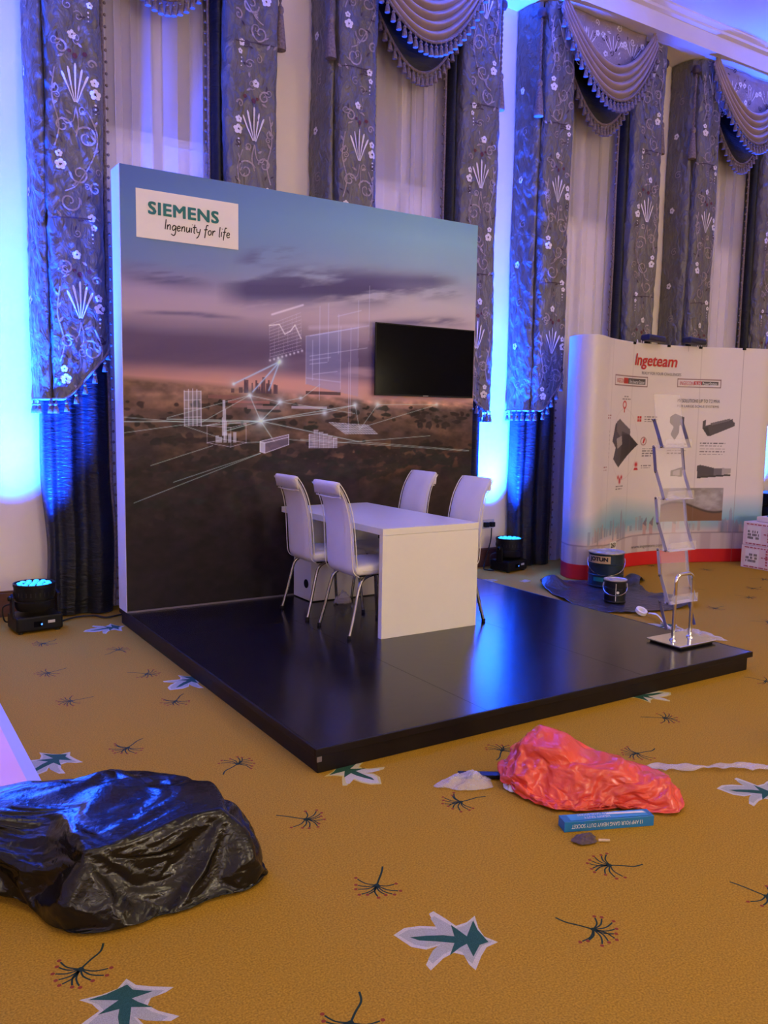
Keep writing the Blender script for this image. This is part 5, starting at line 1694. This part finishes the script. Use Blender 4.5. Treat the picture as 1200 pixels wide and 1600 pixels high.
# ------------------------------------------------------------------ bags
# Each bag is a closed film of cloth, a little too large for its contents, that settles over a few
# lumps on the ground in a short cloth simulation in a scratch scene; only the settled mesh is kept.
def settled_bag(name, lab, mt, foot, centre, belly, hfun, lumps, loose, shrink, press, fine, amount):
    lab_scene = bpy.data.scenes.new('bag_settling')
    tmp = []
    def link(o):
        lab_scene.collection.objects.link(o)
        tmp.append(o)
        return o
    out = np.array(smoothpath(foot, 12, closed=True))
    cx, cy = centre
    ang = np.arctan2(out[:, 1] - cy, out[:, 0] - cx)
    rad = np.hypot(out[:, 1] - cy, out[:, 0] - cx)
    o = np.argsort(ang)
    ang, rad = ang[o], rad[o]
    ang = np.concatenate([ang - 2 * PI, ang, ang + 2 * PI])
    rad = np.concatenate([rad, rad, rad])
    bm = bmesh.new()
    bmesh.ops.create_icosphere(bm, subdivisions=6, radius=1)
    for v in bm.verts:
        n = v.co.copy()
        q = math.atan2(n.y, n.x)
        ph = math.asin(max(-1, min(1, n.z)))
        rr = float(np.interp(q, ang, rad)) * math.cos(ph) ** .5
        x, y = cx + rr * math.cos(q), cy + rr * math.sin(q)
        sn = math.sin(ph)
        z = belly + math.copysign(abs(sn) ** .8, sn) * (hfun(x, y) - belly if sn > 0 else belly - .006)
        x, y = cx + (x - cx) * shrink, cy + (y - cy) * shrink
        d = crumple((x, y, z * 1.5), fine, 3.7) * amount * min(1, max(0, (z - .01) / .04))
        v.co = (x + n.x * d, y + n.y * d, z + n.z * d)
    me = bpy.data.meshes.new('film')
    bm.to_mesh(me)
    bm.free()
    film = link(bpy.data.objects.new('film', me))
    gm = bpy.data.meshes.new('ground')
    gm.from_pydata([(-5, -9, 0), (5, -9, 0), (5, 2, 0), (-5, 2, 0)], [], [(0, 1, 2, 3)])
    solids = [link(bpy.data.objects.new('ground', gm))]
    for c, size, rz in lumps:
        bm = bmesh.new()
        bmesh.ops.create_icosphere(bm, subdivisions=4, radius=1)
        for v in bm.verts:
            p = v.co
            p2 = p * (.25 + .75 / max(abs(p.x), abs(p.y), abs(p.z))) * .86
            v.co = (p2.x * size[0], p2.y * size[1], p2.z * size[2])
        bmesh.ops.rotate(bm, verts=bm.verts, matrix=Matrix.Rotation(rz, 3, 'Z'))
        bmesh.ops.translate(bm, verts=bm.verts, vec=c)
        m = bpy.data.meshes.new('contents')
        bm.to_mesh(m)
        bm.free()
        solids.append(link(bpy.data.objects.new('contents', m)))
    for q in solids:
        q.modifiers.new('collision', 'COLLISION')
        q.collision.thickness_outer = .004
        q.collision.cloth_friction = 15
    md = film.modifiers.new('cloth', 'CLOTH')
    cl = md.settings
    cl.quality = 5
    cl.mass = .12
    cl.tension_stiffness = cl.compression_stiffness = 25
    cl.shear_stiffness = 12
    cl.bending_stiffness = .12
    cl.bending_damping = 2
    cl.tension_damping = cl.compression_damping = cl.shear_damping = 8
    cl.air_damping = 2
    cl.shrink_min = cl.shrink_max = -loose
    cl.use_pressure = True
    cl.uniform_pressure_force = press
    md.collision_settings.collision_quality = 2
    md.collision_settings.distance_min = .004
    md.collision_settings.use_self_collision = False
    for f in range(1, 33):
        lab_scene.frame_set(f)
    ev = film.evaluated_get(lab_scene.view_layers[0].depsgraph)
    em = ev.to_mesh()
    mb = MB()
    mb.add([(v.co.x, v.co.y, max(v.co.z, .002)) for v in em.vertices], [tuple(p.vertices) for p in em.polygons])
    ev.to_mesh_clear()
    for q in tmp:
        bpy.data.objects.remove(q)
    bpy.data.scenes.remove(lab_scene)
    o = mb.build(name, M[mt], None, smooth=True, sharp=180)
    md = o.modifiers.new('smooth_film', 'SUBSURF')
    md.levels = md.render_levels = 1
    return tag(o, lab, 'bag')

settled_bag('bin_bag', 'big crumpled black bin bag lying on the carpet in the left foreground', 'bagblack',
    [(-1.235, -3.62), (-1.0, -3.70), (-.72, -3.71), (-.60, -3.67), (-.555, -3.52), (-.62, -3.30), (-.78, -3.04), (-1.0, -2.90), (-1.35, -2.84), (-1.75, -2.92), (-1.85, -3.12), (-1.55, -3.26), (-1.36, -3.33), (-1.25, -3.44)],
    (-1.02, -3.28), .0825, lambda x, y: .30 + .04 * math.exp(-((x + .95) ** 2 + (y + 3.3) ** 2) / .08) - .06 * max(0, -1.3 - x),
    [((-.92, -3.44, .135), (.30, .20, .135), .06), ((-.90, -3.22, .14), (.20, .19, .12), -.75), ((-1.42, -3.10, .17), (.34, .13, .09), .08), ((-.75, -3.46, .15), (.13, .16, .14), -.2)],
    .20, .88, .06, 9, .02)
settled_bag('carrier_bag', 'crumpled red plastic carrier bag in the right foreground', 'bagred',
    [(.66, -3.52), (.65, -3.68), (.68, -3.82), (.80, -3.93), (.95, -4.04), (1.08, -4.11), (1.18, -4.05), (1.26, -3.92), (1.30, -3.78), (1.24, -3.62), (1.12, -3.48), (.96, -3.38), (.80, -3.36)],
    (.94, -3.70), .044, lambda x, y: .11 + .17 * math.exp(-((x - .86) ** 2 + (y + 3.56) ** 2) / .04) + .04 * math.exp(-((x - 1.05) ** 2 + (y + 3.88) ** 2) / .03),
    [((.85, -3.58, .11), (.12, .12, .11), .5), ((.95, -3.74, .075), (.18, .12, .075), -.7), ((1.12, -3.92, .05), (.10, .09, .05), -.7)],
    .22, .86, .10, 12, .035)
